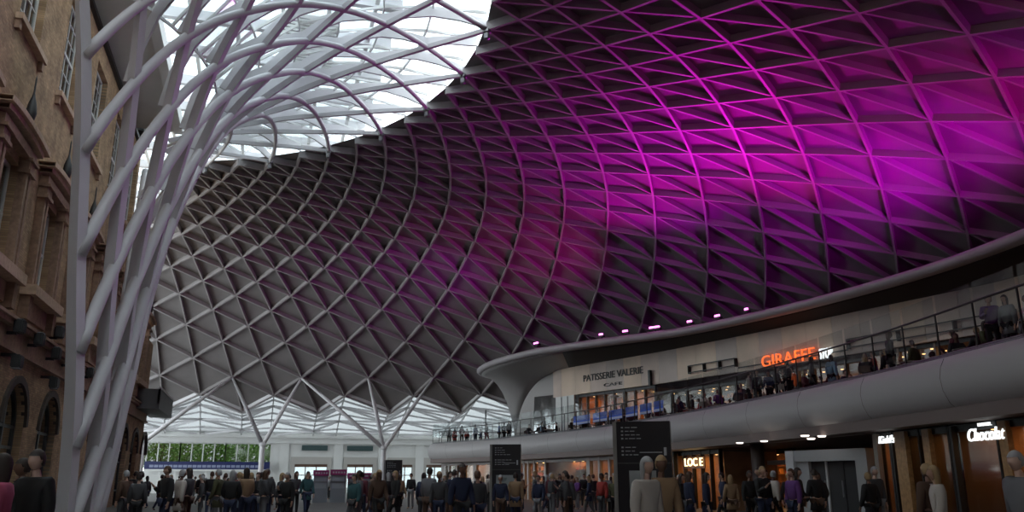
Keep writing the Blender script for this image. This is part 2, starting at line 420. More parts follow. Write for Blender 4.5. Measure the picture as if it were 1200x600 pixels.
# tree columns carrying the rim
def tree_column(px,node_y,d,tips,label):
    r=ray(px,node_y); r*=d/math.hypot(r.x,r.y); node=CAM+r; base=Vector((node.x,node.y,0))
    t=thing('tree_column',base,label,'column','branching steel columns under the dome rim')
    MB().lathe(base,[(.42,0),(.42,.12),(.27,.2),(.24,node.z*.9),(.30,node.z)],14).build('trunk',M_STEEL,t,smooth=True)
    for (J,k) in tips:
        q=S(J,k); MB().tube([node-Vector((0,0,.15)),node.lerp(q,.5),q],[.2,.2,.12],10).build('branch',M_STEEL,t,smooth=True)
    MB().lathe(node-Vector((0,0,.25)),[(.3,0),(.36,.15),(.3,.35)],14).build('node_collar',M_STEEL,t,smooth=True)
    return t
def proj(p):
    q=p-CAM; f=q.x*math.sin(AZ)+q.y*math.cos(AZ); x=q.x*math.cos(AZ)-q.y*math.sin(AZ); c,s=math.cos(PITCH),math.sin(PITCH)
    ff=f*c+q.z*s; u=-f*s+q.z*c; return (600+968*x/ff,300-968*u/ff)
def nearest(px,py,ks=(31,32,33,34)):
    best=None
    for J in range(5,56):
        for k in ks:
            if (J-k)%2: continue
            x,y=proj(S0(J,k)); e_=(x-px)**2+(y-py)**2
            if best is None or e_<best[0]: best=(e_,J,k)
    return best[1:]
nk=lambda px: nearest(px,446,(34,))
tree_column(308,520,86,[nk(240),nk(306),nk(372)],'white branching column before the tree-green windows, rising left of the kiosks')
tree_column(450,524,84,[nk(374),nk(440),nk(507)],'white branching column before the white doors, right of the kiosks')
tree_column(168,516,84,[nk(239)],'white branching column half hidden at the end of the brick wall')
# ================================================================== BRICK BUILDING (wall_left)
WX=2.0; WEND=66.; WUP=50.5; WTOP=20.8
upper=[27.1+5.42*k for k in range(-1,9)]       # window centres of the two upper storeys
arch=[32.0+5.0*k for k in range(-2,8)]
holes=[]
for c_ in upper: holes+= [(c_-1.2,c_+1.2,15.25,19.4),(c_-1.15,c_+1.15,7.9,11.2)]
for c_ in arch: holes.append((c_-1.45,c_+1.45,0.,3.3))
def wall_bands():
    wb=MB(); bands=[(0,3.3,arch,1.45,True),(3.3,4.75,arch,1.45,'arch'),(4.75,7.9,[],0,False),(7.9,11.2,upper,1.15,True),(11.2,15.25,[],0,False),(15.25,19.4,upper,1.2,True),(19.4,WTOP,[],0,False)]
    x0=WX-.6
    for z0,z1,cs,hw,k in bands:
        WE=WEND if z1<12 else WUP; cs=[c for c in cs if c<WE-1.5]
        if not cs: wb.box((x0,-22,z0),(WX,WE,z1)); continue
        cur=-22.
        for c_ in cs:
            wb.box((x0,cur,z0),(WX,c_-hw,z1)); cur=c_+hw
            if k=='arch':
                n=10; P=[(c_-hw*math.cos(math.pi*i/n), z0+hw*.97*math.sin(math.pi*i/n)) for i in range(n+1)]
                for i in range(n):
                    (ya,za),(yb,zb)=P[i],P[i+1]
                    V=[(x,y,z) for x in (x0,WX) for (y,z) in ((ya,za),(yb,zb),(yb,z1),(ya,z1))]
                    wb.add(V,[(0,1,2,3),(4,7,6,5),(0,4,5,1),(1,5,6,2),(2,6,7,3),(3,7,4,0)])
        wb.box((x0,cur,z0),(WX,WE,z1))
    wb.box((-12,WEND-.3,0),(WX-.6,WEND,11.2)); wb.box((-12,WUP-.3,11.2),(WX-.6,WUP,WTOP)); wb.box((-12,-22,0),(-11.5,WEND,11.2)); wb.box((-12,-22,WTOP-.2),(x0,WUP,WTOP)); wb.box((-12,WUP,11.0),(x0,WEND,11.2))
    return wb
struct(wall_bands().build('wall_left',M_BRICK))
cz=MB(); 
cz.box((WX,-22,5.5),(WX+.22,WEND,5.62)); cz.box((WX,-22,6.25),(WX+.32,WEND,6.4)); cz.box((WX,-22,6.4),(WX+.42,WEND,6.5)); cz.box((WX,-22,5.62),(WX+.12,WEND,6.25))
struct(cz.build('trim_2',M_STONE))
cz=MB(); cz.box((WX,-22,20.35),(WX+.18,WUP,20.55)); struct(cz.build('trim_3',M_DARK))
nwin=3
def sash(o,y0,y1,z0,z1,nx,nz,x=WX-.28):
    f=MB(); w_=.075
    f.box((x-.05,y0,z0),(x+.05,y0+.12,z1)); f.box((x-.05,y1-.12,z0),(x+.05,y1,z1)); f.box((x-.05,y0,z0),(x+.05,y1,z0+.14)); f.box((x-.05,y0,z1-.12),(x+.05,y1,z1)); zm=(z0+z1)/2; f.box((x-.06,y0,zm-.06),(x+.06,y1,zm+.06))
    for i in range(1,nx): y=y0+(y1-y0)*i/nx; f.box((x-.03,y-.022,z0),(x+.03,y+.022,z1))
    for i in range(1,nz): z=z0+(z1-z0)*i/nz; f.box((x-.03,y0,z-.02),(x+.03,y1,z+.02))
    f.build('window_frame',M_SASH,o)
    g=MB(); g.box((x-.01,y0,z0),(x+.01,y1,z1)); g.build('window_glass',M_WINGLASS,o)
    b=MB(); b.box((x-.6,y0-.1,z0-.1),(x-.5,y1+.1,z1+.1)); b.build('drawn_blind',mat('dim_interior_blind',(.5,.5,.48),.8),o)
for c_ in upper:
    if c_<20 or c_>WUP-1.5: continue
    nwin+=1; o=thing('window_%d'%nwin,(WX,c_,15.25),None,None,None,'structure')
    sash(o,c_-1.2,c_+1.2,15.25,19.4,4,6)
    s_=MB(); s_.box((WX-.3,c_-1.55,15.0),(WX+.22,c_+1.55,15.2)); s_.build('window_sill',M_STONE2,o)
    s_=MB()
    for e_ in (-1.4,1.4): s_.box((WX,c_+e_-.1,14.7),(WX+.15,c_+e_+.1,15.0))
    s_.build('sill_bracket',M_STONE,o)
for c_ in upper:
    if c_<20 or c_>WEND-3: continue
    nwin+=1; o=thing('window_%d'%nwin,(WX,c_,7.9),None,None,None,'structure')
    sash(o,c_-1.15,c_+1.15,7.9,11.2,2,2)
    s_=MB(); s_.box((WX-.3,c_-2.1,7.5),(WX+.5,c_+2.1,7.85)); s_.build('window_sill',M_STONE2,o)
    s_=MB()
    for e_ in (-1.75,1.75): s_.box((WX,c_+e_-.22,6.7),(WX+.32,c_+e_+.22,7.5))
    s_.box((WX,c_-1.5,6.85),(WX+.1,c_+1.5,7.5)); s_.build('sill_bracket',M_STONE,o)
    for e_ in (-1,1):
        p=MB(); y=c_+e_*1.45
        for yy in (y-.2,y+.16): p.box((WX,yy-.1,7.85),(WX+.26,yy+.1,11.0))
        p.build('pilaster',M_STONE,o)
        p=MB(); p.box((WX,y-.4,11.0),(WX+.36,y+.4,11.12)); p.box((WX,y-.34,11.12),(WX+.3,y+.34,11.4)); p.box((WX,y-.42,11.4),(WX+.4,y+.42,11.5)); p.build('capital',M_STONE,o)
    p=MB(); p.box((WX,c_-1.85,11.5),(WX+.3,c_+1.85,11.8)); p.build('frieze',M_STONE,o)
    p=MB()   # segmental pediment
    for (z,dx,hw) in ((11.95,.42,2.05),(12.1,.55,2.3)):
        n=10; rows=[]
        for i in range(n+1):
            y=c_-hw+2*hw*i/n; zz=z+.13*math.sin(math.pi*i/n)**.7
            rows.append([(WX,y,zz-.1),(WX+dx,y,zz-.1),(WX+dx,y,zz+.06),(WX,y,zz+.06)])
        p.grid(rows)
    p.build('pediment',M_STONE2,o,solid=.03)
    p=MB(); p.lathe((WX+.3,c_+.4,12.45),[(.05,0),(.13,.1),(.17,.3),(.13,.6),(.06,.85),(.03,1.0),(.025,1.5),(.01,1.6)],10); p.build('finial',mat('black_iron',(.02,.02,.02),.5),o,smooth=True)
for c_ in arch:
    if c_<24: continue
    nwin+=1; o=thing('window_%d'%nwin,(WX,c_,0),None,None,None,'structure'); x=WX-.3
    f=MB(); hw=1.45
    n=12; A_=[Vector((x,c_-hw*math.cos(math.pi*i/n),3.3+hw*.97*math.sin(math.pi*i/n))) for i in range(n+1)]
    f.path(A_,.12,.16,[Vector((0,(a.y-c_),a.z-3.3)).normalized() for a in A_],off=-.16)
    for y in (c_-hw+.08,c_,c_+hw-.08): f.box((x-.06,y-.07,0),(x+.06,y+.07,3.3 if y!=c_ else 4.6))
    for z in (.9,2.6,3.3): f.box((x-.05,c_-hw,z-.05),(x+.05,c_+hw,z+.05))
    f.build('window_frame',mat('dark_arch_frame',(.03,.035,.035),.4),o)
    g=MB(); g.add([(x,c_-hw,0),(x,c_+hw,0)]+[tuple(a) for a in reversed(A_)],[tuple(range(len(A_)+2))]); g.build('window_glass',glass_mat('arch_mirror_glass',(.15,.18,.18),.65,.02),o)
    f=MB(); B_=[Vector((WX,a.y,a.z)) for a in A_]
    f.path(B_,.2,.25,[Vector((0,(a.y-c_)*.8,a.z-3.3)).normalized() for a in A_]); f.build('arch_moulding',mat('dark_arch_moulding',(.06,.045,.035),.7),o)
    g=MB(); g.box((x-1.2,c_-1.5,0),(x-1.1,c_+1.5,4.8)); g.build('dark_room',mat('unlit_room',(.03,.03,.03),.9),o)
# black floodlights on the stone band
def flood(y,z,label,up):
    t=thing('floodlight',(WX+.14,y,z),label,'floodlight','black floodlights on the stone band')
    b=MB(); b.box((WX+(.14 if z>5.5 else 0),y-.06,z-.05),(WX+.42,y+.06,z+.05)); b.build('bracket',M_DARK,t)
    b=MB(); s_=1 if up else -1
    b.box((WX+.34,y-.24,z),(WX+.62,y+.24,z+s_*.42)); b.build('lamp_housing',M_DARK,t,bevel=.04)
    b=MB(); b.box((WX+.37,y-.2,z+s_*.42),(WX+.59,y+.2,z+s_*.44)); b.build('lens',mat('lamp_lens',(.35,.36,.38),.2),t)
for y,z,u_,lb in [(29.3,6.0,1,'leftmost'),(31.9,6.0,1,'second from the left'),(34.6,5.9,1,'beneath the sill'),(34.6,6.7,1,'uppermost'),(37.3,6.0,1,'beside the white column'),(34.9,5.25,0,'hanging lower right'),(29.6,5.35,0,'hanging lower left'),(41.4,6.0,1,'seen through the funnel')]:
    flood(y,z,'black floodlight on the brick wall, '+lb,u_>0)
# eaves slab between brick wall and the lattice
ev=MB(); ev.box((WX-.6,24,WTOP),(4.05,47.6,WTOP+.5)); struct(ev.build('trim_4',M_GREYWALL))
ev=MB(); ev.box((4.05,24,WTOP-.12),(4.5,47.6,WTOP+.6)); struct(ev.build('trim_5',M_WHITE))
ev=MB(); ev.box((WX-.6,47.9,WTOP),(WX+.4,WUP,WTOP+.5)); struct(ev.build('trim_6',M_DARK))
# flat rooflight over the gap and over the funnel
rl=thing('skylight',(0,45,WTOP),'flat white-beamed rooflight above the lattice funnel','rooflight')
q=MB()
for k in range(19): y=24+k*3.6; q.box((-3,y-.16,22.9),(15,y+.16,23.45))
q.build('main_beam',M_STEEL,rl)
q=MB()
for k in range(9): x=-3+k*2.1; q.box((x-.09,22,23.0),(x+.09,90,23.3))
q.build('purlin',M_WHITE,rl)
q=MB()
for k in range(16): y=36+k*.32; q.box((9.6,y,22.55),(12.2,y+.12,22.75))
q.build('louvre',M_WHITE,rl); q=MB()
for k in range(16): y=44+k*.32; q.box((8,y,22.55),(10.4,y+.12,22.75))
q.build('louvre',M_WHITE,rl)
q=MB(); q.box((-3,22,23.45),(15,90,23.48)); q.build('rooflight_glass',M_SKYGLASS,rl)
# far canopy/balcony at the end of the brick wall
cb=thing('wall_balcony',(2.4,63,6),'dark balcony with a pale top edge near the far end of the brick wall','balcony')
q=MB(); q.box((WX,60,6.1),(WX+1.5,69,6.5)); q.build('slab',mat('dark_balcony',(.09,.085,.085),.6),cb)
q=MB(); q.box((WX+1.35,60,6.5),(WX+1.5,69,7.4)); q.box((WX,60,6.5),(WX+1.5,60.12,7.4)); q.build('parapet',mat('dark_balcony',(.09,.085,.085),.6),cb)
q=MB(); q.box((WX+1.3,60,7.4),(WX+1.55,69,7.52)); q.build('coping',M_WHITE,cb)
# ================================================================== MEZZANINE
def smooth_curve(P,step=1.):
    P=[np.array(p,float) for p in P]; out=[]
    for i in range(len(P)-1):
        p0=P[max(i-1,0)];p1=P[i];p2=P[i+1];p3=P[min(i+2,len(P)-1)]; L=np.linalg.norm(p2-p1); n=max(1,int(round(L/step)))
        for j in range(n):
            t=j/n; out.append(.5*((2*p1)+(-p0+p2)*t+(2*p0-5*p1+4*p2-p3)*t*t+(-p0+3*p1-3*p2+p3)*t**3))
    out.append(P[-1]); return out
EDGE=smooth_curve([(y,x) for y,x in [(-16,18.),(0,25.),(8,26.6),(15.6,27.9),(21.9,29.3),(28.7,30.4),(36,31.2),(44,31.7),(52.9,31.8),(59.8,31.1),(66,30.1),(71.6,29.2),(77.5,27.3),(81.2,26.1),(82.6,27.),(83,29.5),(83,34),(82,40)]],1.)
EDGE=[Vector((b,a,0)) for a,b in EDGE]
def cum(C):
    L=[0]; 
    for i in range(1,len(C)): L.append(L[-1]+(C[i]-C[i-1]).length)
    return L
EL=cum(EDGE)
def on(C,L,d,off=0.):
    i=int(np.clip(np.searchsorted(L,d)-1,0,len(C)-2)); t=(d-L[i])/max(1e-6,L[i+1]-L[i]); p=C[i].lerp(C[i+1],t)
    a=C[max(i-1,0)]; b=C[min(i+2,len(C)-1)]; T=(b-a).normalized(); N_=Vector((T.y,-T.x,0))   # N_: outward (away from the hall)
    return p+N_*off,T,N_
MEZ=4.7
mz=thing('mezzanine',(35,40,0),'curved grey mezzanine gallery along the right side of the concourse',None,None,'structure')
prof_=[(0.05,4.92),(-.10,4.86),(-.24,4.6),(-.30,4.3),(-.26,3.95),(-.10,3.6),(.18,3.35),(.6,3.16),(1.0,3.1)]
d=0.; pl=4.6
while d<EL[-1]-1:
    d2=min(d+pl-.03,EL[-1]-.1); rows=[]
    n=5
    for i in range(n+1):
        dd=d+(d2-d)*i/n; p,T,N_=on(EDGE,EL,dd); rows.append([p+N_*o_+UP*z for o_,z in prof_])
    MB().grid(rows).build('fascia_panel',M_FASCIA,mz,smooth=True); d+=pl
fl=MB(); rows=[]; 
for i in range(0,len(EDGE)):
    p,T,N_=on(EDGE,EL,EL[i])
    q=Vector((58 if p.y<70 else 46,p.y,0)) if p.y<80 else Vector((max(p.x+.5,46),p.y,0))
    rows.append([p+N_*.02+UP*3.12,p+N_*.02+UP*MEZ,q+UP*MEZ,q+UP*3.12,p+N_*.02+UP*3.12])
fl.grid(rows).build('deck',mat('mezzanine_deck',(.16,.12,.11),.6),mz)
# balustrade
bal=thing('glass_balustrade',(29,40,MEZ),'long glass balustrade with dark posts along the mezzanine edge','balustrade')
BH=1.35; zt=4.9
hr=MB(); fr=MB(); ds=np.arange(.3,EL[-1]-.5,.8)
P_=[on(EDGE,EL,x_,.18)[0] for x_ in ds]
hr.tube([p+UP*(zt+BH) for p in P_],.035,6).build('handrail',mat('dark_handrail',(.07,.06,.06),.4,.5),bal,smooth=True)
fr.tube([p+UP*(zt+.12) for p in P_],.03,6)
fr.tube([p-UP*0+UP*(zt+.03)+on(EDGE,EL,x_)[2]*-.12 for p,x_ in zip(P_,ds)],.035,6).build('foot_rail',M_RAIL,bal,smooth=True)
nb=int((EL[-1]-1)/1.85)
for k in range(nb):
    a=.4+k*1.85; p,T,N_=on(EDGE,EL,a,.18); q,_,_=on(EDGE,EL,a+1.80,.18)
    m=MB(); m.bar(p+UP*(zt-.15),p+UP*(zt+BH),.05,.03,T); m.build('post',mat('dark_post',(.05,.045,.045),.4,.5),bal)
    m=MB(); m.bar(p.lerp(q,.03)+UP*(zt+BH*.52),p.lerp(q,.98)+UP*(zt+BH*.52),.015,BH*.88); m.build('glass_pane',M_GLASS,bal)
# ---- upper storey: wall, shopfronts, lip and soffit
LIPC=[(-16,20),(0,30.5),(8,34.),(16,36.5),(23.6,37.9),(28.7,38.5),(34.1,38.3),(40.4,37.4),(47.5,35.4),(52.8,32.2),(58.2,29.3),(64,27.9),(68.3,27.7),(71.8,28.4),(74.2,30.2),(75.2,33),(75.5,38)]
INNC=[(-16,26,10.4),(0,36,10.4),(8,39.5,10.4),(16,41.5,10.4),(27.9,42.4,10.4),(32.3,41.8,10.4),(37.1,40.8,10.4),(45.2,39.2,10.4),(54.7,36.8,10.4),(61,34.7,10.4),(65,33.6,10.35),(67.3,32.7,9.8),(68.8,32.1,8.7),(70.0,31.7,7.),(70.9,31.7,4.75),(71.6,32.2,4.75),(72,36,4.75)]
nst=[];  LIP=smooth_curve([(a,b,0) for a,b in LIPC],99)
def densify(P,n):
    P=[np.array(p,float) for p in P]; out=[]
    for i in range(len(P)-1):
        p0=P[max(i-1,0)];p1=P[i];p2=P[i+1];p3=P[min(i+2,len(P)-1)]
        for j in range(n):
            t=j/n; out.append(.5*((2*p1)+(-p0+p2)*t+(2*p0-5*p1+4*p2-p3)*t*t+(-p0+3*p1-3*p2+p3)*t**3))
    out.append(P[-1]); return out
# align the two curves station by station (same count)
LIPD=densify(LIPC,5); INND=densify(INNC,5)
upr=thing('upper_roof',(38,40,10),'sweeping pale roof lip over the mezzanine restaurants, curling down at its left end','roof')
rows=[]; sof=[]; top=[]
for i,(l,n_) in enumerate(zip(LIPD,INND)):
    L_=Vector((l[1],l[0],11.)); I_=Vector((n_[1],n_[0],n_[2])); a=LIPD[max(i-1,0)]; b=LIPD[min(i+1,len(LIPD)-1)]
    T=Vector((b[1]-a[1],b[0]-a[0],0)).normalized(); N_=Vector((T.y,-T.x,0))
    zz=L_.z
    rows.append([L_+N_*1.2+UP*.12,L_+N_*.45+UP*.1,L_+N_*.1,L_-N_*.06-UP*.12,L_-N_*.06-UP*.26,L_+N_*.08-UP*.4,L_+N_*.35-UP*.48])
    s0=L_+N_*.35-UP*.48; r=[]
    for j in range(9):
        t=j/8; q=s0.lerp(I_,t); drop=I_.z<10.0
        k_=min(1,max(0,(10.3-I_.z)/2.)); q.z=s0.z+(I_.z-s0.z)*((1-k_)*t+k_*t**1.9); r.append(q)
    sof.append(r)
    out_=Vector((60,L_.y,11.1)) if L_.y<60 else Vector((max(L_.x+2,45),L_.y,11.1)); top.append([L_+N_*1.2+UP*.12,out_])
MB().grid(rows).build('lip',M_LIP,upr,smooth=True,solid=.02)
i0=9*5+3
MB().grid(sof[:i0+1]).build('shaded_soffit',M_SOFFIT,upr,smooth=True,solid=.02)
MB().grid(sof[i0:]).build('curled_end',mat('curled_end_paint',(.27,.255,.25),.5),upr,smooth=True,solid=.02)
MB().grid(top).build('roof_deck',M_DARK,upr,solid=.05)
rw=[]; rw2=[]
for n_ in INND:
    if n_[0]<64.5 or n_[0]>70.95: continue
    lo=8.4 if n_[0]<68.2 else 4.72
    if n_[2]>lo: rw.append([Vector((n_[1]+.02,n_[0],z)) for z in (n_[2]+.15,lo)])
    if n_[0]<68.6: rw2.append([Vector((n_[1]+.02,n_[0],z)) for z in (8.4,4.72)])
MB().grid(rw).build('end_wall',mat('curled_end_grey',(.36,.34,.33),.6),upr,solid=.1)
MB().grid(rw2).build('end_window',M_GLASS,upr)
# back wall of the mezzanine: beige panels above the shopfronts
WALLC=[(-16,26),(0,36),(8,39.5),(16,41.5),(27.9,42.4),(32.3,41.8),(37.1,40.8),(45.2,39.2),(54.7,36.8),(61,34.7),(65.6,33.35)]
WC=[Vector((b,a,0)) for a,b in smooth_curve(WALLC,1.)]; WL=cum(WC)
def seg_wall(C,L,d0,d1,z0,z1,th,name,m,parent,off=0.):
    n=max(1,int((d1-d0)/1.2)); P=[on(C,L,d0+(d1-d0)*i/n,off)[0] for i in range(n+1)]
    q=MB(); q.path([p+UP*z0 for p in P],th,z1-z0,[UP]*len(P)); return q.build(name,m,parent)
SHZ=8.15
uw=thing('wall_mezzanine',(38,40,MEZ),'beige panelled wall of the mezzanine restaurants',None,None,'structure')
d=0.; k=0
pm=[mat('beige_wall_panel_mid',(.62,.50,.43),.6,noise=.1,nscale=.5),mat('beige_wall_panel_light',(.74,.58,.45),.6,noise=.1,nscale=.5),mat('beige_wall_panel_grey',(.56,.47,.42),.6,noise=.1,nscale=.5)]
while d<WL[-1]-.2:
    d2=min(d+1.9,WL[-1]); seg_wall(WC,WL,d,d2-.02,SHZ,10.85,.2,'wall_panel',pm[(k*7)%3 if k%4 else 1],uw); d+=1.9; k+=1
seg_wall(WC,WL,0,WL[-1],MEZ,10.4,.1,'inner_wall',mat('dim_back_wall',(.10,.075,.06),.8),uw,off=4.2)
# find length along wall from a pixel column
def dpx(C,L,px,lo=2.,z=6.,off=0.):
    best=None
    for x_ in np.arange(lo,L[-1],.12):
        p=on(C,L,x_,off)[0]; e_=abs(proj(Vector((p.x,p.y,z)))[0]-px)
        if best is None or e_<best[0]: best=(e_,x_)
    return best[1]
def zpx(px,py,p):      # height of the point seen at px,py above plan position p
    r=ray(px,py); return CAM.z+r.z*math.hypot(p.x-CAM.x,p.y-CAM.y)/math.hypot(r.x,r.y)
PAL=[mat('stock_amber',(.55,.24,.06),.5),mat('stock_red',(.4,.05,.03),.5),mat('stock_cream',(.4,.3,.18),.5),mat('stock_brown',(.15,.06,.03),.5),mat('stock_white',(.6,.6,.6),.5)]
M_SHOPWALL=mat('warm_shop_back_wall',(.34,.19,.10),.7,noise=.25,nscale=1.5)
M_PILPALE=mat('pale_pilaster',(.42,.38,.36),.55)
def shop(C,L,d0,d1,off,z0,z1,npil,pm,pw_,label,depth=3.2,power=24,colr=(1,.48,.17),dark=False,seed=0,glass=True,stock=True,shopwall=None):
    rnd=random.Random(seed); d0,d1=min(d0,d1),max(d0,d1)
    p0,T,N_=on(C,L,(d0+d1)/2,off); t=thing('shopfront',(p0.x,p0.y,z0),label,'shopfront','shopfronts along the gallery')
    P=lambda d,o_,z: on(C,L,d,off+o_)[0]+UP*z
    q=MB(); q.path([P(d0+(d1-d0)*i/6,depth,z0) for i in range(7)],.08,z1-z0,[UP]*7)
    for d in (d0+.05,d1-.05): q.path([P(d,.2,z0),P(d,depth,z0)],.06,z1-z0,[UP]*2)
    q.build('interior_wall',shopwall or M_SHOPWALL,t)
    q=MB(); q.path([P(d0+(d1-d0)*i/6,depth/2,z1-.12) for i in range(7)],depth,.08,[UP]*7); q.build('shop_ceiling',mat('shop_ceiling_dark',(.12,.09,.07),.7),t)
    for i in range(npil+1):
        d=d0+(d1-d0)*i/npil; a,T2,N2=on(C,L,d,off); q=MB(); q.bar(a+UP*(z0+z1)/2-N2*0,a+UP*(z0+z1)/2+N2*.001,.1,.1) if False else q.obox(a+UP*z0,T2,UP,N2,(-pw_/2,0,-.1),(pw_/2,z1-z0,.12)); q.build('pilaster',pm,t)
    q=MB(); q.path([P(d0+(d1-d0)*i/6,0,z1-.22) for i in range(7)],.14,.2,[UP]*7); q.build('lintel',M_DARK if dark else pm,t)
    if glass: q=MB(); q.path([P(d0+(d1-d0)*i/6,.03,z0+.05) for i in range(7)],.02,z1-z0-.3,[UP]*7); q.build('shop_window_glass',M_SHOPGLASS,t)
    nl=max(2,int((d1-d0)/1.3)); lm=MB()
    for i in range(nl):
        for o_ in (1.0,2.2):
            a=P(d0+(d1-d0)*(i+.5)/nl,o_,z1-.16); lm.lathe(a,[(.07,0),(.09,.03)],8)
    l=lm.build('ceiling_lamp',M_WARM,t); l['kind']='stuff'
    if stock:
        sh=MB(); 
        for lev in range(int((z1-z0-.6)/.45)):
            z=z0+.5+lev*.45
            sh.path([P(d0+.3+(d1-d0-.6)*i/6,depth-.25,z) for i in range(7)],.4,.03,[UP]*7)
        sh.build('shelving',mat('shop_shelf',(.2,.11,.05),.5),t)
        for c_ in range(3):
            st=MB()
            for lev in range(int((z1-z0-.6)/.45)):
                for k in range(int((d1-d0)/.34)):
                    if rnd.random()<.3:
                        d=d0+.4+rnd.random()*(d1-d0-.8); a,T2,N2=on(C,L,d,off+depth-.3); w_=rnd.uniform(.05,.13); h_=rnd.uniform(.1,.34)
                        st.obox(a+UP*(z0+.53+lev*.45),T2,UP,N2,(-w_,0,-.1),(w_,h_,.1))
            if st.v: o=st.build('stock',PAL[(seed+c_)%4],t); o['kind']='stuff'
    la=bpy.data.lights.new('shop_light','AREA'); la.shape='RECTANGLE'; la.size=max(1,(d1-d0)*.8); la.size_y=1.4; la.energy=power*(d1-d0)*.55; la.color=colr
    lo=bpy.data.objects.new('shop_light',la); col.objects.link(lo); a=P((d0+d1)/2,depth*.5,z1-.2); _,T2,_=on(C,L,(d0+d1)/2)
    lo.parent=t; lo.location=a-Vector(t['_o']); lo.rotation_euler=(0,0,math.atan2(T2.y,T2.x))
    return t
ed=lambda px,off=1.3,z=1.8: dpx(EDGE,EL,px,z=z,off=off)
SG=3.08
shop(EDGE,EL,ed(511),ed(545),1.3,0,SG,4,M_PILPALE,.22,'dim shopfront under the far tip of the mezzanine, left of the smaller black totem',power=8,seed=1)
shop(EDGE,EL,ed(547),ed(578),1.3,0,SG,5,M_PILPALE,.22,'shopfront with pale pilasters partly behind the smaller black totem',power=14,seed=2)
shop(EDGE,EL,ed(580),ed(640),1.3,0,SG,5,M_PILPALE,.26,'warm lit shopfront just right of the smaller black totem',power=20,seed=3)
shop(EDGE,EL,ed(642),ed(690),1.3,0,SG,4,M_PILPALE,.26,'warm lit shopfront with red and amber goods between the two black totems',power=24,seed=0)
shop(EDGE,EL,ed(692),ed(727),1.3,0,SG,3,M_PILPALE,.26,'narrow warm shopfront immediately left of the big black totem',power=24,seed=4)
shop(EDGE,EL,ed(729),ed(792),1.3,0,SG,3,M_DARK,.12,'dark framed shopfront hidden behind the big black totem',power=25,seed=5,dark=True)
s1=shop(EDGE,EL,ed(794,1.6),ed(846,1.6),1.6,0,SG,5,M_DARK,.07,'amber shopfront with a glowing lettered sign right of the big black totem',power=30,seed=6,dark=True)
s2=shop(EDGE,EL,ed(850,5.),ed(931,5.),5.0,0,SG,3,M_DARK,.09,'recessed dark shop with a pale horizontal band and a thick dark column before it',power=32,seed=7,dark=True)
# glowing sign letters
def wtext(txt,C,L,off,pxl,pxr,pyc,hpx,name,m,parent,shear=0.,depth=.05):
    zq=(7.5 if C is WC else 2.6); d=dpx(C,L,pxl,z=zq,off=off); a,T,N_=on(C,L,d,off); dr=dpx(C,L,pxr,z=zq,off=off); b,_,_=on(C,L,dr,off); r=(b-a); W_=r.length; r.normalize(); z=zpx(pxl,pyc+hpx/2,a)
    return text_mesh(txt,hpx/968*math.hypot(a.x-CAM.x,a.y-CAM.y)*1.35,name,m,parent,Vector((a.x,a.y,z)),r,UP,depth,shear,1.,W_)
M_SIGNW=mat('lit_white_letters',(1,1,1),.4,emit=(.95,1,1),es=1.3); M_SIGNA=mat('lit_amber_letters',(1,.8,.5),.4,emit=(1,.72,.36),es=3.)
M_SIGNO=mat('lit_orange_letters',(1,.2,.03),.4,emit=(1,.14,.015),es=1.7); M_LET=mat('black_letters',(.012,.01,.01),.5)
t=thing('lit_sign',on(EDGE,EL,ed(810),1.2)[0]+UP*2.2,'glowing amber sign reading LOC E over the amber shopfront','sign')
wtext('LOC E',EDGE,EL,1.3,802,823,542,9,'lettering',M_SIGNA,t)
a=MB(); pa,T,N_=on(EDGE,EL,ed(812),1.42); wl=abs(ed(802)-ed(823)); a.obox(Vector((pa.x,pa.y,zpx(812,549,pa))),T,UP,N_,(-wl/2-.1,0,0),(wl/2+.1,.62,.06)); a.build('backing_board',mat('sign_brown',(.12,.05,.02),.5),t)
t=thing('awning_band',on(EDGE,EL,ed(890),4.5)[0]+UP*2.2,'pale horizontal canopy band across the recessed dark shop','canopy')
a=MB(); P=[on(EDGE,EL,ed(852,4.5)+(ed(931,4.5)-ed(852,4.5))*i/5,4.5)[0] for i in range(6)]; a.path([p+UP*2.28 for p in P],.5,.22,[UP]*6); a.build('band',mat('pale_band',(.5,.48,.46),.5),t)
pc=atd(890,40); a=MB(); a.lathe(pc,[(.36,0),(.36,.1),(.3,.14),(.3,3.1)],16); tag(a.build('round_column',mat('dark_brown_column',(.05,.035,.03),.4),smooth=True),'thick dark round column in front of the recessed shop','column')
pc=atd(826,44); 
# downlights in the mezzanine soffit
for k,(px,d,lb) in enumerate([(870,38.5,'leftmost, above the recessed shop'),(899,37,'second from left'),(948,33.,'the one over the left edge of the grey portal'),(955,35.5,'centre of the three over the portal'),(968,33.5,'rightmost of the three over the portal')]):
    p=atd(px,d,3.06); tag(MB().lathe(p,[(.13,0),(.16,.05)],12).build('downlight',M_COOL),'round white downlight under the mezzanine, '+lb,'downlight','downlights under the mezzanine')
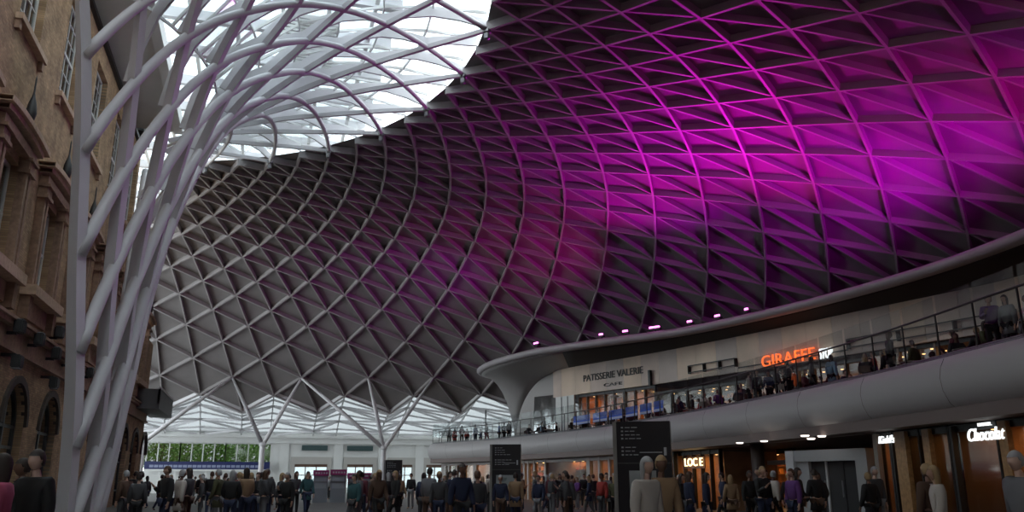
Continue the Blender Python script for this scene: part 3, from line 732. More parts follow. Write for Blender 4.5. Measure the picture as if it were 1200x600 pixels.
# grey portal
pa=atd(930,35.5); pb=atd(1026,33.); r=(pb-pa); W_=r.length; r.normalize(); n_=r.cross(UP)
pt=thing('glazed_portal',(pa+pb)/2,'wide pale grey portal with dark double glass doors, right of the recessed shop','portal')
m=MB(); m.obox(pa,r,UP,n_,(0,0,-.5),(.4,2.62,.35)); m.build('side_jamb',mat('portal_pale_grey',(.52,.53,.54),.4),pt)
m=MB(); m.obox(pa,r,UP,n_,(W_-.5,0,-.5),(W_,2.62,.35)); m.build('side_jamb',mat('portal_mid_grey',(.33,.335,.34),.4),pt)
m=MB(); m.obox(pa,r,UP,n_,(.4,2.2,-.5),(W_-.5,2.62,.3)); m.build('lintel',mat('portal_mid_grey',(.33,.335,.34),.4),pt)
m=MB(); m.obox(pa,r,UP,n_,(.4,0,-.5),(1.0,2.2,.2)); m.build('side_panel',mat('portal_mid_grey',(.33,.335,.34),.4),pt)
for a0,a1 in ((1.0,1.72),(1.8,2.5)):
    m=MB(); m.obox(pa,r,UP,n_,(a0,.05,0),(a1,2.2,.05)); dd=m.build('door_leaf',mat('smoked_door_glass',(.05,.052,.055),.15),pt)
    m=MB(); m.obox(pa,r,UP,n_,(a1-.1,.9,.06),(a1-.06,1.5,.1)); m.build('pull_handle',M_RAIL,dd)
m=MB(); m.obox(pa,r,UP,n_,(1.72,0,-.05),(1.8,2.2,.12)); m.build('centre_post',mat('portal_pale_grey',(.52,.53,.54),.4),pt)
m=MB(); m.obox(pa,r,UP,n_,(2.5,0,-.2),(W_-.5,2.2,.0)); m.build('dark_side_glass',mat('smoked_door_glass',(.05,.052,.055),.15),pt)
# wall closing the recess
m=MB(); P=[on(EDGE,EL,ed(846,5)+(ed(1032,1.3)-ed(846,5))*i/8,9.5)[0] for i in range(9)]; m.path(P,.2,3.1,[UP]*9); struct(m.build('wall_recess',mat('dark_recess_wall',(.12,.10,.095),.6)))
# right-hand shops: tan timber jambs, dark interiors, white script signs
def rshop(px0,px1,label,seed,power,jambs,stock=True,sw=None):
    t=shop(EDGE,EL,ed(px0,.9),ed(px1,.9),.9,0,3.1,1,M_DARK,.08,label,power=power,seed=seed,dark=True,stock=stock,depth=3.0,shopwall=sw)
    for (a,b,m_) in jambs:
        da,db=sorted((ed(a,.78),ed(b,.78))); P=[on(EDGE,EL,x,.78)[0] for x in (da,db)]; q=MB(); q.path(P,.16,3.05,[UP]*2); q.build('jamb',m_,t)
    return t
M_GJ=mat('grey_brown_jamb',(.22,.18,.15),.5)
ra=rshop(1032,1050,'narrow shop with warm shelves under a small white script sign, right of the grey portal',0,60,[(1030,1032.5,M_GJ)])
rb=rshop(1051,1084,'dark shop bay with a broad tan timber jamb at its left',3,8,[(1054,1066,M_TIMBER)],sw=mat('dark_shop_wall',(.05,.03,.02),.7))
rc=rshop(1085,1119,'shop bay with tan timber jamb and a pale lit strip behind the glass',2,14,[(1087,1097,M_TIMBER)],sw=mat('dark_shop_wall2',(.10,.06,.03),.7))
rd=rshop(1121,1176,'dark chocolate shop bay under a large white script sign',1,22,[(1121,1124,M_DARK)],sw=mat('dark_shop_wall3',(.07,.035,.015),.7))
re=rshop(1177,1215,'rightmost shop bay with a broad tan timber jamb cut by the frame edge',4,26,[(1179,1190,M_TIMBER)])
t=thing('script_sign',on(EDGE,EL,ed(1040),.6)[0]+UP*2.4,'small white script sign over the narrow shop beside the grey portal','sign')
wtext("Kiehl's",EDGE,EL,.7,1031,1049,516,8,'lettering',M_SIGNW,t,.25)
t=thing('script_sign',on(EDGE,EL,ed(1155),.6)[0]+UP*2.4,'white lit sign reading HOTEL Chocolat on dark glass, the largest at right','sign')
wtext('HOTEL',EDGE,EL,.7,1149,1163,498,3.4,'lettering_small',M_SIGNW,t)
wtext('Chocolat',EDGE,EL,.7,1133,1177,511,13,'lettering',M_SIGNW,t,.3)
# ------------------------------------------------ mezzanine restaurants
wd=lambda px,z=7.,off=0.: dpx(WC,WL,px,z=z,off=off)
shop(WC,WL,wd(676),wd(728),.3,MEZ,SHZ,5,M_DARK,.1,'warm amber restaurant front on the mezzanine below the black lettering',power=24,seed=0,depth=3.2,shopwall=mat('amber_panel',(.5,.2,.06),.6))
shop(WC,WL,wd(730),wd(765),.3,MEZ,SHZ,3,M_DARK,.12,'amber and brown restaurant front on the mezzanine beside the black blade sign',power=24,seed=3,shopwall=mat('amber_panel2',(.4,.19,.08),.6))
shop(WC,WL,wd(767),wd(880),.3,MEZ,SHZ-.5,6,M_DARK,.12,'dim restaurant counter on the mezzanine left of the orange sign',power=5,seed=2,dark=True,shopwall=mat('dim_kitchen',(.15,.12,.10),.6))
shop(WC,WL,wd(882),wd(1010),.3,MEZ,SHZ-.2,7,mat('bronze_mullion',(.2,.15,.12),.5),.1,'dim restaurant front on the mezzanine under the orange sign',power=14,seed=3,dark=True)
shop(WC,WL,wd(1012),wd(1240),.3,MEZ,SHZ,10,mat('bronze_mullion',(.2,.15,.12),.5),.12,'beige glazed restaurant front at the right end of the mezzanine',power=18,seed=2,dark=True,shopwall=mat('beige_inner',(.36,.29,.24),.6))
m=MB(); a=wd(674); b=WL[-1]-.3
q=MB(); P=[on(WC,WL,a+(wd(652)-a)*i/3,.0)[0] for i in range(4)]; q.path([p+UP*MEZ for p in P],.15,SHZ-MEZ,[UP]*4); struct(q.build('wall_pale_panels',M_WHITE))
q=MB(); P=[on(WC,WL,a+(wd(652)-a)*i/3,-.1)[0] for i in (0,1,2,3)]
for p in P[1:3]: q.lathe(p+UP*MEZ,[(.03,0),(.03,3.4)],6)
struct(q.build('trim_7',M_DARK))
# black wall lettering
t=thing('wall_lettering',on(WC,WL,wd(715),-.15)[0]+UP*8.5,'black letters reading PATISSERIE VALERIE on the beige wall','sign')
wtext('PATISSERIE VALERIE',WC,WL,-.14,684.5,754.5,443.5,8,'lettering',M_LET,t)
wtext('CAFE',WC,WL,-.14,707,729,451.5,3.6,'lettering_small',M_LET,t)
p,T,N_=on(WC,WL,wd(766),-.1)
t=thing('blade_sign',Vector((p.x,p.y,8.2)),'narrow black vertical blade sign at the right of the black lettering','sign')
q=MB(); q.obox(Vector((p.x,p.y,zpx(766,452,p))),T,UP,-N_,(-.1,0,.08),(.1,zpx(766,434,p)-zpx(766,452,p),.3)); q.build('blade',M_DARK,t); q=MB(); q.obox(Vector((p.x,p.y,zpx(766,443,p))),T,UP,-N_,(-.03,-.04,-.1),(.03,.04,.12)); q.build('bracket',M_DARK,t)
t=thing('lit_sign',on(WC,WL,wd(925),-.3)[0]+UP*8,'glowing orange sign reading GIRAFFE followed by white STOP','sign')
wtext('GIRAFFE',WC,WL,-.35,894,956,424,13.5,'lettering',M_SIGNO,t,depth=.05)
wtext('STOP',WC,WL,-.4,961,978,415,12,'lettering_white',M_SIGNW,t,.2,.1)
q=MB()
for yy in (427,433):
    dA,dB=wd(870),wd(1000); P=[on(WC,WL,dA+(dB-dA)*i/4,-.25)[0] for i in range(5)]
    z=zpx(900,yy,P[1]); q.path([p+UP*z for p in P],.04,.08,[UP]*5)
q.build('sign_rail',M_DARK,t)
for (a0,b0,y0,lb) in ((812,868,433,'pair of thin dark rails on the beige wall left of the orange sign'),(1000,1200,400,'pair of thin dark rails across the beige wall at the right')):
    q=MB(); dA,dB=wd(a0),wd(b0); P=[on(WC,WL,dA+(dB-dA)*i/6,-.3)[0] for i in range(7)]; z=zpx((a0+b0)/2,y0 if a0<900 else 392,P[3])
    for dz_ in (0,.45): q.path([p+UP*(z+dz_) for p in P],.05,.06,[UP]*7)
    for p in P[::2]: q.box((p.x-.03,p.y-.03,z-.05),(p.x+.45,p.y+.03,z+.5))
    tag(q.build('wall_rail',M_DARK),lb,'rail')
# magenta uplights on the lip
ups=[(622,406,11,PURPLE),(700,398,7,PINK),(729,394,9,PINK),(763,391,17,PURPLE),(802,386,8,PINK),(834,379,9,PURPLE),(868,372,5,PINK)]
LC=[Vector((b,a,0)) for a,b in [(x[0],x[1]) for x in LIPD]]; LL=cum(LC)
def spot(parent,loc,target,power,c,ang,rad_=.15,blend=.9):
    l=bpy.data.lights.new('beam','SPOT'); l.energy=power; l.color=c; l.spot_size=R(ang); l.spot_blend=blend; l.shadow_soft_size=rad_
    o=bpy.data.objects.new('beam',l); col.objects.link(o); o.parent=parent; o.location=Vector(loc)-Vector(parent['_o'])
    d=Vector(target)-Vector(loc); o.rotation_euler=d.to_track_quat('-Z','Y').to_euler(); return o
names=['leftmost, nearest the curled end of the roof','second from left','third from left','the longest and brightest','fifth from left','sixth from left','rightmost and faintest']
def uplight(p,T,N_,wpx,c,label,targets,power,ang):
    t=thing('floodlight',p,label,'floodlight','magenta floodlights on the roof lip')
    ln=max(.3,wpx*.05)
    q=MB(); q.obox(p,T,UP,N_,(-ln/2,0,-.12),(ln/2,.12,.14)); q.build('lamp_housing',M_DARK,t)
    q=MB(); q.obox(p,T,UP,N_,(-ln/2+.03,.12,-.14),(ln/2-.03,.24,-.04)); q.build('lamp_lens',mat('magenta_lens_%d'%(c is PINK),(1,.5,1),.3,emit=(1,.18,.75),es=4),t)
    q=MB(); q.obox(p,T,UP,N_,(-.04,-.12,-.02),(.04,.02,.06)); q.build('foot_bracket',M_DARK,t)
    for tg,pf in targets: spot(t,p+UP*.6+N_*.2,tg,power*pf,c,ang)
    return t
def shp(px,py):   # shell point seen near a pixel
    best=None
    for J in range(-14,52):
        for k in range(17,36):
            if (J-k)%2: continue
            q=S0(J,k); x,y=proj(q); 
            if q.y<-5: continue
            e_=(x-px)**2+(y-py)**2
            if best is None or e_<best[0]: best=(e_,q)
    return best[1]
TG=[[((500,335),.35)],[((620,290),.45)],[((690,220),.6)],[((770,230),.7),((620,70),.5)],[((830,180),.65)],[((890,140),.75),((740,60),.55)],[((960,180),.8),((930,50),.6)]]
for (px,py,w_,c),nm,tg in zip(ups,names,TG):
    d=dpx(LC,LL,px,z=11.2); p,T,N_=on(LC,LL,d,.55); p=Vector((p.x,p.y,11.34 if px<650 else 11.22))
    uplight(p,T,N_,w_,c,'small magenta floodlight on the roof lip, '+nm,[(shp(*q),f) for q,f in tg],UP_POWER,60 if px<650 else 98)
for k,(yy,tg,c) in enumerate([(31,(950,220),PURPLE),(26.5,(1010,170),PURPLE),(22.5,(1070,130),PINK),(18,(1110,110),PURPLE),(13,(1150,90),PINK)]):
    d=np.interp(yy,[q.y for q in LC],LL); p,T,N_=on(LC,LL,d,4.); p=Vector((p.x,p.y,11.2))
    uplight(p,T,N_,10,c,'magenta floodlight set back on the upper roof, '+['farthest','second farthest','middle one','second nearest','nearest']+' of the hidden five' if False else 'magenta floodlight set back on the upper roof, '+['farthest','second farthest','middle one','second nearest','nearest'][k],[(shp(*tg),1.)],UP_POWER*[1.,.85,.55,.3,.15][k],95)
# ------------------------------------------------ totems
M_TXT=mat('totem_white_print',(.35,.36,.38),.5)
def totem(px,d,w_,h_,label,poster,seed):
    c=atd(px,d); v=(c-CAM); v.z=0; v.normalize(); r=Vector((v.y,-v.x,0)); r=(Matrix.Rotation(R(-6),3,'Z')@r); n=r.cross(UP)
    t=thing('information_totem',c,label,'information totem','black information totems'); rnd=random.Random(seed)
    m=MB(); m.obox(c,r,UP,n,(-w_/2,0,-.35),(-w_/2+.09,h_,.02)); m.build('side_panel',mat('totem_grey_edge',(.2,.19,.18),.4),t)
    m=MB(); m.obox(c,r,UP,n,(-w_/2+.09,.0,-.3),(w_/2,h_,0)); m.build('body',mat('totem_black',(.008,.008,.012),.3),t)
    m=MB(); m.obox(c,r,UP,n,(-w_/2+.1,h_*.66,0),(w_/2,h_*.67,.01)); m.build('divider',mat('totem_dark_grey',(.06,.06,.06),.4),t)
    m=MB(); z=h_-.12
    for k in range(7):
        x=-w_/2+.2; m.obox(c,r,UP,n,(x,z-.035,0),(x+.05,z,.008)); x+=.09
        for _ in range(rnd.randint(2,4)):
            L_=rnd.uniform(.06,.16)
            if x+L_<w_/2-.25: m.obox(c,r,UP,n,(x,z-.028,0),(x+L_,z-.008,.008)); x+=L_+.03
        z-=.085 if k!=3 else .2
    m.obox(c,r,UP,n,(w_/2-.16,h_-.78,0),(w_/2-.1,h_-.6,.008)); m.obox(c,r,UP,n,(-.05,h_-.72,0),(w_/2-.2,h_-.70,.008)); m.build('printed_rows',M_TXT,t)['kind']='stuff'
    m=MB(); m.obox(c,r,UP,n,(-w_/2+poster[0],poster[2],.0),(-w_/2+poster[1],poster[3],.012)); o=m.build('map_poster',mat('map_poster_pale',(.25,.27,.27),.5),t)
    m=MB()
    for k in range(9): a=rnd.uniform(poster[0]+.05,poster[1]-.2); z=rnd.uniform(poster[2]+.05,poster[3]-.15); m.obox(c,r,UP,n,(-w_/2+a,z,.012),(-w_/2+a+rnd.uniform(.05,.2),z+rnd.uniform(.02,.1),.016))
    m.build('map_blocks',mat('map_dull_blocks',(.14,.17,.17),.6),o)
    return t
totem(753.5,20,1.34,2.84,'large black information totem with a pale map poster right of centre',(.36,.98,.75,1.72),1)
totem(592,33,1.2,2.86,'smaller black information totem with a grey poster left of centre',(.25,.95,.8,1.7),2)
totem(460,50,1.05,2.65,'small dark display board beside the right-hand white tree column',(.2,.8,.5,1.4),3)
# ticket kiosk
def kiosk(px,d,w_,h_,label,mag,scr):
    c=atd(px,d); v=(c-CAM); v.z=0; v.normalize(); r=Vector((v.y,-v.x,0)); n=r.cross(UP)
    t=thing('ticket_machine',c,label,'ticket machine','ticket machines in a row')
    m=MB(); m.obox(c,r,UP,n,(-w_/2,0,-.5),(w_/2,h_-.3,0)); m.build('cabinet',mat('kiosk_%s'%mag,(.22,.24,.27) if mag=='grey' else (.10,.015,.05),.4),t)
    m=MB(); m.obox(c,r,UP,n,(-w_/2-.05,h_-.38,-.55),(w_/2+.05,h_,.12)); hd=m.build('header_board',mat('magenta_header',(.30,.015,.14),.4),t)
    m=MB()
    for k in range(5): m.obox(c,r,UP,n,(-w_/2+.1+k*w_/5.5,h_-.26,.12),(-w_/2+.1+k*w_/5.5+w_/8,h_-.14,.13))
    m.build('header_marks',mat('header_pale',(.5,.4,.5),.5),hd)
    if scr:
        for z in (1.45,.95): m=MB(); m.obox(c,r,UP,n,(-w_/2+.1,z,0),(w_/2-.1,z+.36,.03)); m.build('screen',mat('kiosk_screen',(.3,.33,.36),.3),t)
        m=MB(); m.obox(c,r,UP,n,(-w_/2,1.38,0),(w_/2,1.42,.06)); m.build('shelf',M_RAIL,t)
kiosk(376,62,1.0,2.2,'grey ticket machine under a magenta header, left one of the pair','grey',True)
kiosk(396.5,62,1.05,2.25,'grey ticket machine under a magenta header, right one of the pair','grey',True)
kiosk(424,60,1.9,2.0,'dark magenta ticket booth immediately right of the grey machines','magenta',True)
# ------------------------------------------------ cafe furniture
def chair_proto():
    t=thing('cafe_chair',(0,0,0),'x','chair'); c=mat('chair_dark_wood',(.09,.06,.05),.5)
    MB().add([],[]).box((-.21,-.21,.43),(.21,.21,.47)).build('seat',c,t,local=True)
    q=MB(); q.path([Vector((-.2,-.2,.62)),Vector((-.1,-.235,.63)),Vector((.1,-.235,.63)),Vector((.2,-.2,.62))],.025,.24,[UP]*4); q.build('backrest',c,t,local=True)
    for sx in (-1,1):
        for sy in (-1,1): MB().tube([Vector((sx*.19,sy*.19,.86 if sy<0 else .44)),Vector((sx*.2,sy*.21,0))],.016,6).build('leg',M_RAIL,t,local=True)
    return t
def table_proto():
    t=thing('cafe_table',(0,0,0),'x','table')
    MB().lathe((0,0,.71),[(.34,0),(.36,.015),(.36,.03)],18).build('table_top',mat('table_top_pale',(.4,.37,.33),.4),t,local=True)
    MB().lathe((0,0,0),[(.03,.02),(.03,.71)],8).build('pole',M_RAIL,t,local=True)
    MB().lathe((0,0,0),[(.24,0),(.22,.02),(.04,.04)],14).build('foot_plate',M_DARK,t,local=True)
    return t
# ------------------------------------------------ people
def skin(name,V,E_,Rr,root,sub_=1):
    me=bpy.data.meshes.new(name); me.from_pydata([tuple(v) for v in V],E_,[]); o=bpy.data.objects.new(name,me); col.objects.link(o)
    md=o.modifiers.new('s','SKIN'); md.use_smooth_shade=True
    for i,r_ in enumerate(Rr):
        rr=r_ if hasattr(r_,'__len__') else (r_,r_); me.skin_vertices[0].data[i].radius=rr; me.skin_vertices[0].data[i].use_root=(i==root)
    s2=o.modifiers.new('u','SUBSURF'); s2.levels=sub_; s2.render_levels=sub_
    dg=bpy.context.evaluated_depsgraph_get(); dg.update(); m2=bpy.data.meshes.new_from_object(o.evaluated_get(dg)); bpy.data.objects.remove(o); bpy.data.meshes.remove(me)
    m2.name=name
    for p in m2.polygons: p.use_smooth=True
    return m2
def head_geo(hc,yaw=0):
    m=MB(); n=14; rows=12; V=[]
    for i in range(rows+1):
        ph=math.pi*i/rows
        for k in range(n):
            th=2*math.pi*k/n; x=.076*math.sin(ph)*math.cos(th); y=.095*math.sin(ph)*math.sin(th); z=.118*math.cos(ph)
            if z<-.02: x*=1-.25*(-z-.02)/.1; 
            if y>0 and z<-.03: y*=.96
            if abs(x)<.02 and y>.07 and -.04<z<.02: y+=.018
            if abs(abs(x)-.03)<.014 and y>.06 and .0<z<.03: y-=.008
            if abs(x)>.068 and abs(y)<.02 and -.04<z<.03: x*=1.14
            V.append(Vector((x,y,z)))
    return V,[(i*n+k,i*n+(k+1)%n,(i+1)*n+(k+1)%n,(i+1)*n+k) for i in range(rows) for k in range(n)]
def person_proto(pose,hair,coat):
    P={}
    sit=pose=='sit'
    hz=.50 if sit else .95
    up_=hz-.95
    P['pel']=(0,0,.95+up_);P['sp']=(0,.0,1.12+up_);P['ch']=(0,.01,1.32+up_);P['nk']=(0,.0,1.47+up_);P['hd']=(0,.02,1.58+up_)
    lean={'walk':.03,'sit':.04,'phone':.02}.get(pose,0)
    for sx,s_ in ((-1,'l'),(1,'r')):
        P['sh'+s_]=(sx*.175,0,1.41+up_)
        if pose=='phone' and s_=='r': el=(.22,.08,1.14);wr=(.13,.27,1.26);dirv=Vector((-.1,.5,.5))
        elif pose=='walk': el=(sx*.23,-.04*sx-.02,1.13);wr=(sx*.24,.10*(-sx)+.05,.89);dirv=Vector((0,.25,-1))
        elif pose=='sit': el=(sx*.25,.08,1.15);wr=(sx*.16,.32,1.17);dirv=Vector((-sx*.3,1,0))
        elif pose=='talk': el=(sx*.24,.03,1.13);wr=(sx*.14,.2,1.02);dirv=Vector((-sx*.7,.5,.1))
        else: el=(sx*.225,-.01,1.13);wr=(sx*.235,.05,.88);dirv=Vector((0,.15,-1))
        P['el'+s_]=(el[0],el[1],el[2]+up_);P['wr'+s_]=(wr[0],wr[1],wr[2]+up_)
        dirv.normalize(); w0=Vector(P['wr'+s_]); P['pa'+s_]=tuple(w0+dirv*.07)
        side=dirv.cross(Vector((sx,0,0))).normalized()
        if abs(dirv.y)>.5: side=Vector((1,0,0))
        for f in range(4):
            b=w0+dirv*.10+side*(.027-.018*f); L_=[.062,.072,.068,.052][f]; P['f%d%s0'%(f,s_)]=tuple(b); P['f%d%s1'%(f,s_)]=tuple(b+dirv*L_*.6+Vector((-sx*.006,.004,0))); P['f%d%s2'%(f,s_)]=tuple(b+dirv*L_+Vector((-sx*.022,.008,0)))
        P['th'+s_+'0']=tuple(w0+dirv*.04+side*.03); P['th'+s_+'1']=tuple(w0+dirv*.085+side*.055)
        P['hp'+s_]=(sx*.095,0,.90+up_)
        if sit: P['kn'+s_]=(sx*.11,.42,.50);P['an'+s_]=(sx*.11,.40,.09);P['to'+s_]=(sx*.115,.54,.035)
        elif pose=='walk': a=sx*.16; P['kn'+s_]=(sx*.10,.07+a*.6,.50);P['an'+s_]=(sx*.10,a*1.5-.03,.09);P['to'+s_]=(sx*.11,a*1.5+.12,.035)
        else: P['kn'+s_]=(sx*.11,.015,.49);P['an'+s_]=(sx*.12,-.02,.085);P['to'+s_]=(sx*.135,.12,.035)
    rad_={'pel':(.135,.10),'sp':(.12,.085),'ch':(.13,.09),'nk':.052,'hd':.05,'sh':.062,'el':.042,'wr':.028,'pa':(.038,.018),'hp':.085,'kn':.058,'an':.038,'to':(.042,.028)}
    def mk(names,edges,scale,root,add=0.,nm='body'):
        idx_={n:i for i,n in enumerate(names)}; V=[P[n] for n in names]; E_=[(idx_[a],idx_[b]) for a,b in edges]
        Rr=[]
        for n in names:
            base=n if n in rad_ else n[:2]
            r_=rad_.get(base,.009 if n[0]=='f' else .012)
            if n[0]=='f': r_=.0085
            if n[:2]=='th': r_=.011
            Rr.append(tuple(x*scale+add for x in r_) if hasattr(r_,'__len__') else r_*scale+add)
        return skin(nm,V,E_,Rr,idx_[root])
    T=['pel','sp','ch','nk','hd']; E1=[('pel','sp'),('sp','ch'),('ch','nk'),('nk','hd')]
    N2=list(T);E2=list(E1)
    for s_ in 'lr':
        N2+=['sh'+s_,'el'+s_,'wr'+s_,'pa'+s_,'hp'+s_,'kn'+s_,'an'+s_,'to'+s_,'th'+s_+'0','th'+s_+'1']; E2+=[('ch','sh'+s_),('sh'+s_,'el'+s_),('el'+s_,'wr'+s_),('wr'+s_,'pa'+s_),('pel','hp'+s_),('hp'+s_,'kn'+s_),('kn'+s_,'an'+s_),('an'+s_,'to'+s_),('pa'+s_,'th'+s_+'0'),('th'+s_+'0','th'+s_+'1')]
        for f in range(4): k=['f%d%s%d'%(f,s_,i) for i in range(3)]; N2+=k; E2+=[('pa'+s_,k[0]),(k[0],k[1]),(k[1],k[2])]
    body=mk(N2,E2,1.,'pel')
    HV,HF=head_geo(None); hc=Vector(P['hd'])+Vector((0,.015,.09)); bm=bmesh.new(); bm.from_mesh(body); vs=[bm.verts.new(v+hc) for v in HV]
    for f in HF:
        q=[vs[i] for i in f]
        try: ff=bm.faces.new(q); ff.smooth=True
        except: pass
    bmesh.ops.recalc_face_normals(bm,faces=bm.faces); bm.to_mesh(body); bm.free(); body.name='body'
    t=thing('person',(0,0,0),'x','person')
    def link(me,nm,mt,par):
        me.materials.clear(); me.materials.append(mt); me.name=nm; o=bpy.data.objects.new(nm,me); col.objects.link(o); o.parent=par; o['_o']=(0,0,0); o.material_slots[0].link='OBJECT'; o.material_slots[0].material=mt; return o
    b=link(body,'body',mat('skin_tone',(.42,.25,.18),.6),t)
    Nj=['pel','sp','ch','nk','shl','ell','wrl','shr','elr','wrr']; Ej=[('pel','sp'),('sp','ch'),('ch','nk')]+[('ch','shl'),('shl','ell'),('ell','wrl'),('ch','shr'),('shr','elr'),('elr','wrr')]
    jk=mk(Nj,Ej,1.16,'ch',.026,'jacket'); link(jk,'jacket',mat('cloth_charcoal',(.05,.05,.055),.85),t)
    Nt=['pel','hpl','knl','anl','hpr','knr','anr']; Et=[('pel','hpl'),('hpl','knl'),('knl','anl'),('pel','hpr'),('hpr','knr'),('knr','anr')]
    tr=mk(Nt,Et,1.05,'pel',.012,'trousers'); link(tr,'trousers',mat('cloth_denim',(.04,.05,.08),.85),t)
    sh=skin('shoes',[P['anl'],P['tol'],P['anr'],P['tor']],[(0,1),(2,3)],[(.05,.04),(.052,.036),(.05,.04),(.052,.036)],0); link(sh,'shoes',mat('shoe_leather',(.02,.018,.016),.5),t)
    q=MB(); n=14; rows=[]; 
    for i in range(0,9):
        ph=math.pi*i/ (12 if hair=='short' else 11); row=[]
        for k in range(n+1):
            th=2*math.pi*k/n; rx,ry=.088,.107; x=rx*math.sin(ph)*math.cos(th); y=ry*math.sin(ph)*math.sin(th)-.008; z=.13*math.cos(ph)
            front=math.sin(th)>.35
            if front: z=max(z,.045)
            if hair=='long' and not front and i>=6: z-= (i-5)*.055; y*=1.0; x*=1.05
            row.append(hc+Vector((x,y,z)))
        rows.append(row)
    q.grid(rows); hm=bpy.data.meshes.new('hair'); hm.from_pydata([tuple(v) for v in q.v],[],q.f)
    for p in hm.polygons: p.use_smooth=True
    link(hm,'hair',mat('hair_dark',(.03,.02,.015),.7),t)
    if coat:
        q=MB(); c0=.96+up_; q.lathe((0,0,0),[(.165,c0),(.185,.85+up_),(.215,.66 if not sit else .42)],14)
        for i,v in enumerate(q.v): q.v[i]=(v[0],v[1]*.72+(.0),v[2])
        hm=bpy.data.meshes.new('coat_skirt'); hm.from_pydata([tuple(v) for v in q.v],[],q.f)
        for p in hm.polygons: p.use_smooth=True
        link(hm,'coat_skirt',mat('cloth_charcoal',(.05,.05,.055),.85),t)
    return t
protos={}
for key in [('stand','short',0),('walk','short',0),('phone','short',0),('talk','long',0),('stand','long',1),('walk','long',1),('walk','short',1),('sit','short',0),('sit','long',0)]:
    protos[key]=person_proto(*key)
CL={'black':(.012,.012,.013),'charcoal':(.035,.035,.04),'navy':(.015,.022,.055),'brown':(.075,.04,.025),'tan':(.25,.16,.09),'grey':(.14,.14,.15),'burgundy':(.09,.015,.025),'cream':(.42,.38,.34),'purple':(.10,.03,.15),'teal':(.03,.09,.10),'red':(.28,.025,.02),'olive':(.06,.06,.025),'pale blue':(.17,.24,.34),'orange':(.75,.13,.02),'pink':(.42,.08,.15),'blue':(.03,.07,.25)}
HC={'dark':(.02,.014,.01),'brown':(.07,.035,.02),'fair':(.3,.2,.1),'grey':(.3,.3,.3),'white':(.6,.56,.52)}
cm=lambda n: mat('cloth_'+n.replace(' ','_'),CL[n],.85)
PEOPLE=[]; used=[]; first_use=set()
rp=random.Random(11)
def put(kind,p,rz,jc,tc,hcl,zone,grp,scale=1.,extra=None):
    pr=protos[kind]
    o=copy_tree(pr,p,rz)
    o.scale=(scale,)*3
    for c in kids(o):
        n=c.name.split('.')[0]
        if n in('jacket','coat_skirt'): m_=cm(jc)
        elif n=='trousers': m_=cm(tc)
        elif n=='hair': m_=mat('hair_'+hcl,HC[hcl],.7)
        elif n=='body': m_=mat(*[('skin_tone',(.42,.25,.18),.6),('skin_tone_pale',(.5,.33,.26),.6),('skin_tone_deep',(.14,.07,.045),.6)][rp.choice([0,0,1,1,2])])
        else: continue
        c.material_slots[0].material=m_
    x=proj(p+UP)[0]; PEOPLE.append((o,jc,tc,hcl,kind,zone,grp,x,extra)); used.append(p)
ZG=[(0,80,'near the arched windows'),(80,205,'by the lattice funnel'),(205,300,'before the blue sign band'),(300,362,'by the left tree column'),(362,446,'around the magenta ticket machines'),(446,500,'by the small dark display board'),(500,572,'below the far tip of the mezzanine'),(572,615,'at the smaller black totem'),(615,722,'before the warm shops'),(722,792,'at the big black totem'),(792,930,'before the recessed shops'),(930,1030,'at the grey portal'),(1030,1230,'before the right-hand shops')]
def zone(x,Z): 
    for a,b,n in Z:
        if a<=x<b: return n
    return Z[-1][2] if x>600 else Z[0][2]
def free(p,r_=.62): return all((q-p).length>r_ for q in used)
GK=[k for k in protos if k[0]!='sit']
wts=['black']*11+['charcoal']*9+['navy']*6+['brown']*4+['grey']*2+['burgundy']*2+['tan']*2+['purple','teal','olive','pale blue','cream','red']
obst=[atd(753.5,20),atd(592,33),atd(460,50),atd(378,62),atd(396,62),atd(424,60),atd(308,86),atd(450,84),atd(168,84),atd(890,40)]
# individuals one can make out
put(('stand','short',0),atd(42,11.8),R(150),'black','black','dark',ZG[0][2],'people on the concourse floor',1.04)
put(('walk','short',1),atd(27,13.2),R(120),'charcoal','black','dark',ZG[0][2],'people on the concourse floor',1.0)
put(('stand','long',1),atd(3,11.),R(90),'pink','burgundy','dark',ZG[0][2],'people on the concourse floor',1.0)
put(('stand','long',1),atd(757,12.2),R(200),'cream','charcoal','grey',ZG[9][2],'people on the concourse floor',1.02)
put(('stand','short',0),atd(775,12.9),R(170),'tan','black','fair',ZG[9][2],'people on the concourse floor',1.04)
put(('walk','short',1),atd(541,20),R(-170),'navy','black','dark',ZG[6][2],'people on the concourse floor',1.05)
put(('stand','short',0),atd(560,21),R(20),'charcoal','navy','brown',ZG[6][2],'people on the concourse floor',.97)
put(('walk','long',1),atd(1097,15.5),R(60),'cream','grey','fair',ZG[12][2],'people on the concourse floor',.97)
put(('stand','short',0),atd(1088,16.8),R(0),'brown','black','fair',ZG[12][2],'people on the concourse floor',1.0)
put(('walk','short',0),atd(1196,12.5),R(90),'grey','navy','grey',ZG[12][2],'people on the concourse floor',1.04)
put(('stand','short',0),atd(878,27),R(180),'black','black','dark',ZG[10][2],'people on the concourse floor',1.0)
tries=0; cnt=0
